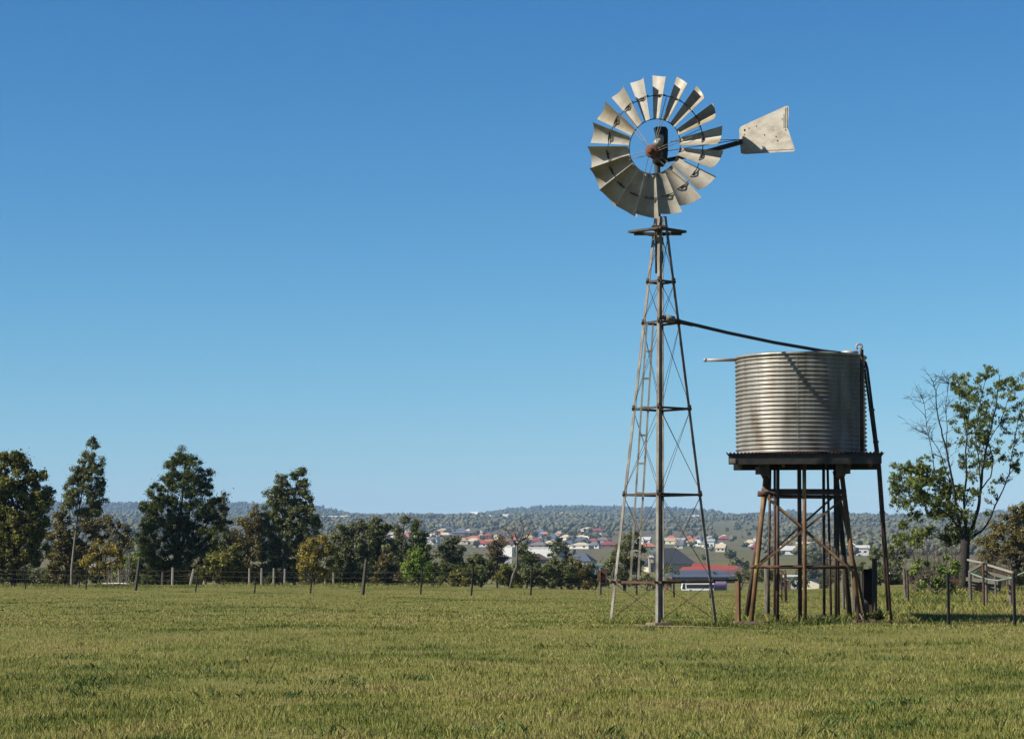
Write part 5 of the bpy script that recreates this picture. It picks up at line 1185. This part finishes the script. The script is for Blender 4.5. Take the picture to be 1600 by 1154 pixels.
# ------------------------------------------------------------------ town trees (individuals) and far woods (mass)
def crown_mesh(n, seed, hgt=9.0, wd=7.0, q=700):
    r2 = np.random.default_rng(seed); c = r2.normal(size=(n, 3)); c /= np.linalg.norm(c, axis=1)[:, None]
    c = c * (r2.random(n) ** .5)[:, None] * np.array([wd * .38, wd * .38, hgt * .30]) + np.array([0, 0, hgt * .58])
    k = r2.integers(0, n, q); p = c[k] + r2.normal(size=(q, 3)) * .75
    a = r2.normal(size=(q, 3)); a /= np.linalg.norm(a, axis=1)[:, None]; b = np.cross(a, r2.normal(size=(q, 3))); b /= np.linalg.norm(b, axis=1)[:, None]
    s = (.55 + .6 * r2.random(q))[:, None]
    return np.stack([p - a * s * .75, p + b * s * .5, p + a * s * .75, p - b * s * .5], 1).reshape(-1, 3)
PROTO = []
for i, (mt, hg, wd) in enumerate(((L_EUC, 9, 7.5), (L_GREY, 8, 8), (L_DARK, 10, 6), (L_BROWN, 7, 7))):
    def mk(loc, label, i=i, mt=mt, hg=hg, wd=wd):
        t = thing('town_tree', loc, label, 'tree', 'trees among the distant houses'); v = crown_mesh(22, 40 + i, hg, wd) + np.array(loc)
        fast_mesh('crown', v, len(v) // 4, mt, t); l = Vector(loc)
        MB().tube([l - Vector((0, 0, .5)), l + Vector((.2, 0, hg * .3)), l + Vector((0, 0, hg * .7))], [.28, .22, .08], 6).build('trunk', BARK, t, fix=False); return t
    PROTO.append(mk)
made = [None] * 4; LB = ['olive green tree standing among the far houses of the town', 'grey green tree standing among the far houses of the town', 'dark upright tree standing among the far houses of the town', 'brownish tree standing among the far houses of the town']
spots = []
for i in range(190):
    px = random.choice([random.uniform(560, 960), random.uniform(640, 960), random.uniform(1000, 1420)])
    row = random.triangular(818, 862, 838); spots.append((px, D_of_row(row)))
spots += [(1141, 1270), (1154, 860), (1100, 1300)]
for px, D in spots:
    i = random.randint(0, 3); loc = G(px, D); s = random.uniform(.4, 1.0)
    if made[i] is None: made[i] = PROTO[i](loc, LB[i])
    else: copy_tree(made[i], loc, None, s, random.uniform(0, 6))

def far_woods():
    import itertools
    ph = (1 + 5 ** .5) / 2
    iv = np.array([(-1, ph, 0), (1, ph, 0), (-1, -ph, 0), (1, -ph, 0), (0, -1, ph), (0, 1, ph), (0, -1, -ph), (0, 1, -ph), (ph, 0, -1), (ph, 0, 1), (-ph, 0, -1), (-ph, 0, 1)]); iv /= np.linalg.norm(iv[0])
    it = np.array([(0, 11, 5), (0, 5, 1), (0, 1, 7), (0, 7, 10), (0, 10, 11), (1, 5, 9), (5, 11, 4), (11, 10, 2), (10, 7, 6), (7, 1, 8), (3, 9, 4), (3, 4, 2), (3, 2, 6), (3, 6, 8), (3, 8, 9), (4, 9, 5), (2, 4, 11), (6, 2, 10), (8, 6, 7), (9, 8, 1)])
    px = []; yy = []
    n = 90000; a = rng.uniform(-350, 2000, n); d = 1500 * (8600 / 1500) ** (rng.random(n) ** .8)
    x = (a - CX) / F * math.cos(PITCH) * d
    row = HY - (H(x, d) - EYE) * F / d
    pat = vnoise(x, d, 1 / 60., 3) * .5 + vnoise(x, d, 1 / 170., 5) * .5
    den = np.where(pat > .5, .55, .05)
    den = np.where(d > 5200, .97, den); den = np.where((d > 3050) & (d <= 5200) & (a < 990), np.where(pat > .45, .75, .07), den)
    den = np.where((a > 990) & (a < 1190) & (d > 2300) & (d < 4600), np.where(pat > .62, .4, .015), den)
    den = np.where((a > 1190) & (d > 1700) & (d < 5200), np.where(pat > .42, .55, .06), den)
    den = np.where((a > 1330) & (a < 1420) & (d > 2600) & (d < 3600), .03, den)
    den = np.where((a > 560) & (a < 1190) & (d < 3050), .006, den)
    den = np.where((a < 560) & (d < 4000), np.where(pat > .55, .4, .05), den)
    den = np.where((d > 8300), .5, den)
    k = rng.random(n) < den; x, d = x[k], d[k]; z = H(x, d); m = len(x)
    s = (1.8 + 3.6 * rng.random(m) ** 2) * np.clip(.75 + (d - 1500) / 8000, .7, 1.4)
    V_, T_ = [], []; base = 0
    for j in range(3):
        off = rng.normal(size=(m, 3)) * s[:, None] * np.array([.45, .45, .22]); off[:, 2] += s * 1.0
        sc = s[:, None] * (0.55 + .35 * rng.random((m, 3)))
        v = iv[None] * sc[:, None, :] * (0.75 + .5 * rng.random((m, 12, 1))) + (np.stack([x, d, z], -1) + off)[:, None, :]
        V_.append(v.reshape(-1, 3)); T_.append((it[None] + (np.arange(m) * 12 + base)[:, None, None]).reshape(-1, 3)); base += m * 12
    V_ = np.concatenate(V_); T_ = np.concatenate(T_); far = np.tile(d > 5200, 3)
    for nm, sel, mt, lab in (('far_woods', far, L_FAR, 'dark eucalypt woods covering the farthest blue ridge'), ('scrub_woods', ~far, L_MID, 'olive brown scrub and trees scattered over the slopes above the town')):
        tag(idx_mesh(nm, V_.reshape(-1, 12, 3)[sel].reshape(-1, 3), (it[None] + (np.arange(sel.sum()) * 12)[:, None, None]).reshape(-1, 3), mt), lab, 'woodland', kind='stuff')
far_woods()

# undergrowth filling the row below the trees
for px in list(range(-50, 760, 15)) + list(range(1330, 1640, 34)):
    x_ = px + random.uniform(-7, 7); yt = random.uniform(884, 896)
    tree('undergrowth_bush', 'dark low bush in the shade beneath the tree row', 'bush', random.uniform(182, 200), x_, [(x_ - 8, yt + 9, 14, 11), (x_ + 8, yt + 5, 13, 13), (x_, yt + 14, 18, 10)], random.choice([L_DARK, L_GREY, L_EUC, L_OLIVE, L_EUC]), dens=.6, tr=1.5, group='bushes under the tree row', limbs=False)
# ------------------------------------------------------------------ haze
def haze():
    m = bpy.data.materials.new('haze_air'); m.use_nodes = True; n = m.node_tree; n.nodes.clear()
    out = n.nodes.new('ShaderNodeOutputMaterial'); v = n.nodes.new('ShaderNodeVolumePrincipled')
    v.inputs['Color'].default_value = (0.42, 0.66, 1.0, 1); v.inputs['Density'].default_value = 5.2e-5; v.inputs['Anisotropy'].default_value = 0.0
    n.links.new(v.outputs[0], out.inputs['Volume'])
    bx = MB().box((0, 7000, 112), (30000, 15200, 246)).build('haze', m); bx['kind'] = 'stuff'
    bx['label'] = 'thin blue air between the paddock and the far hills'
USE_HAZE = True
if USE_HAZE: haze()
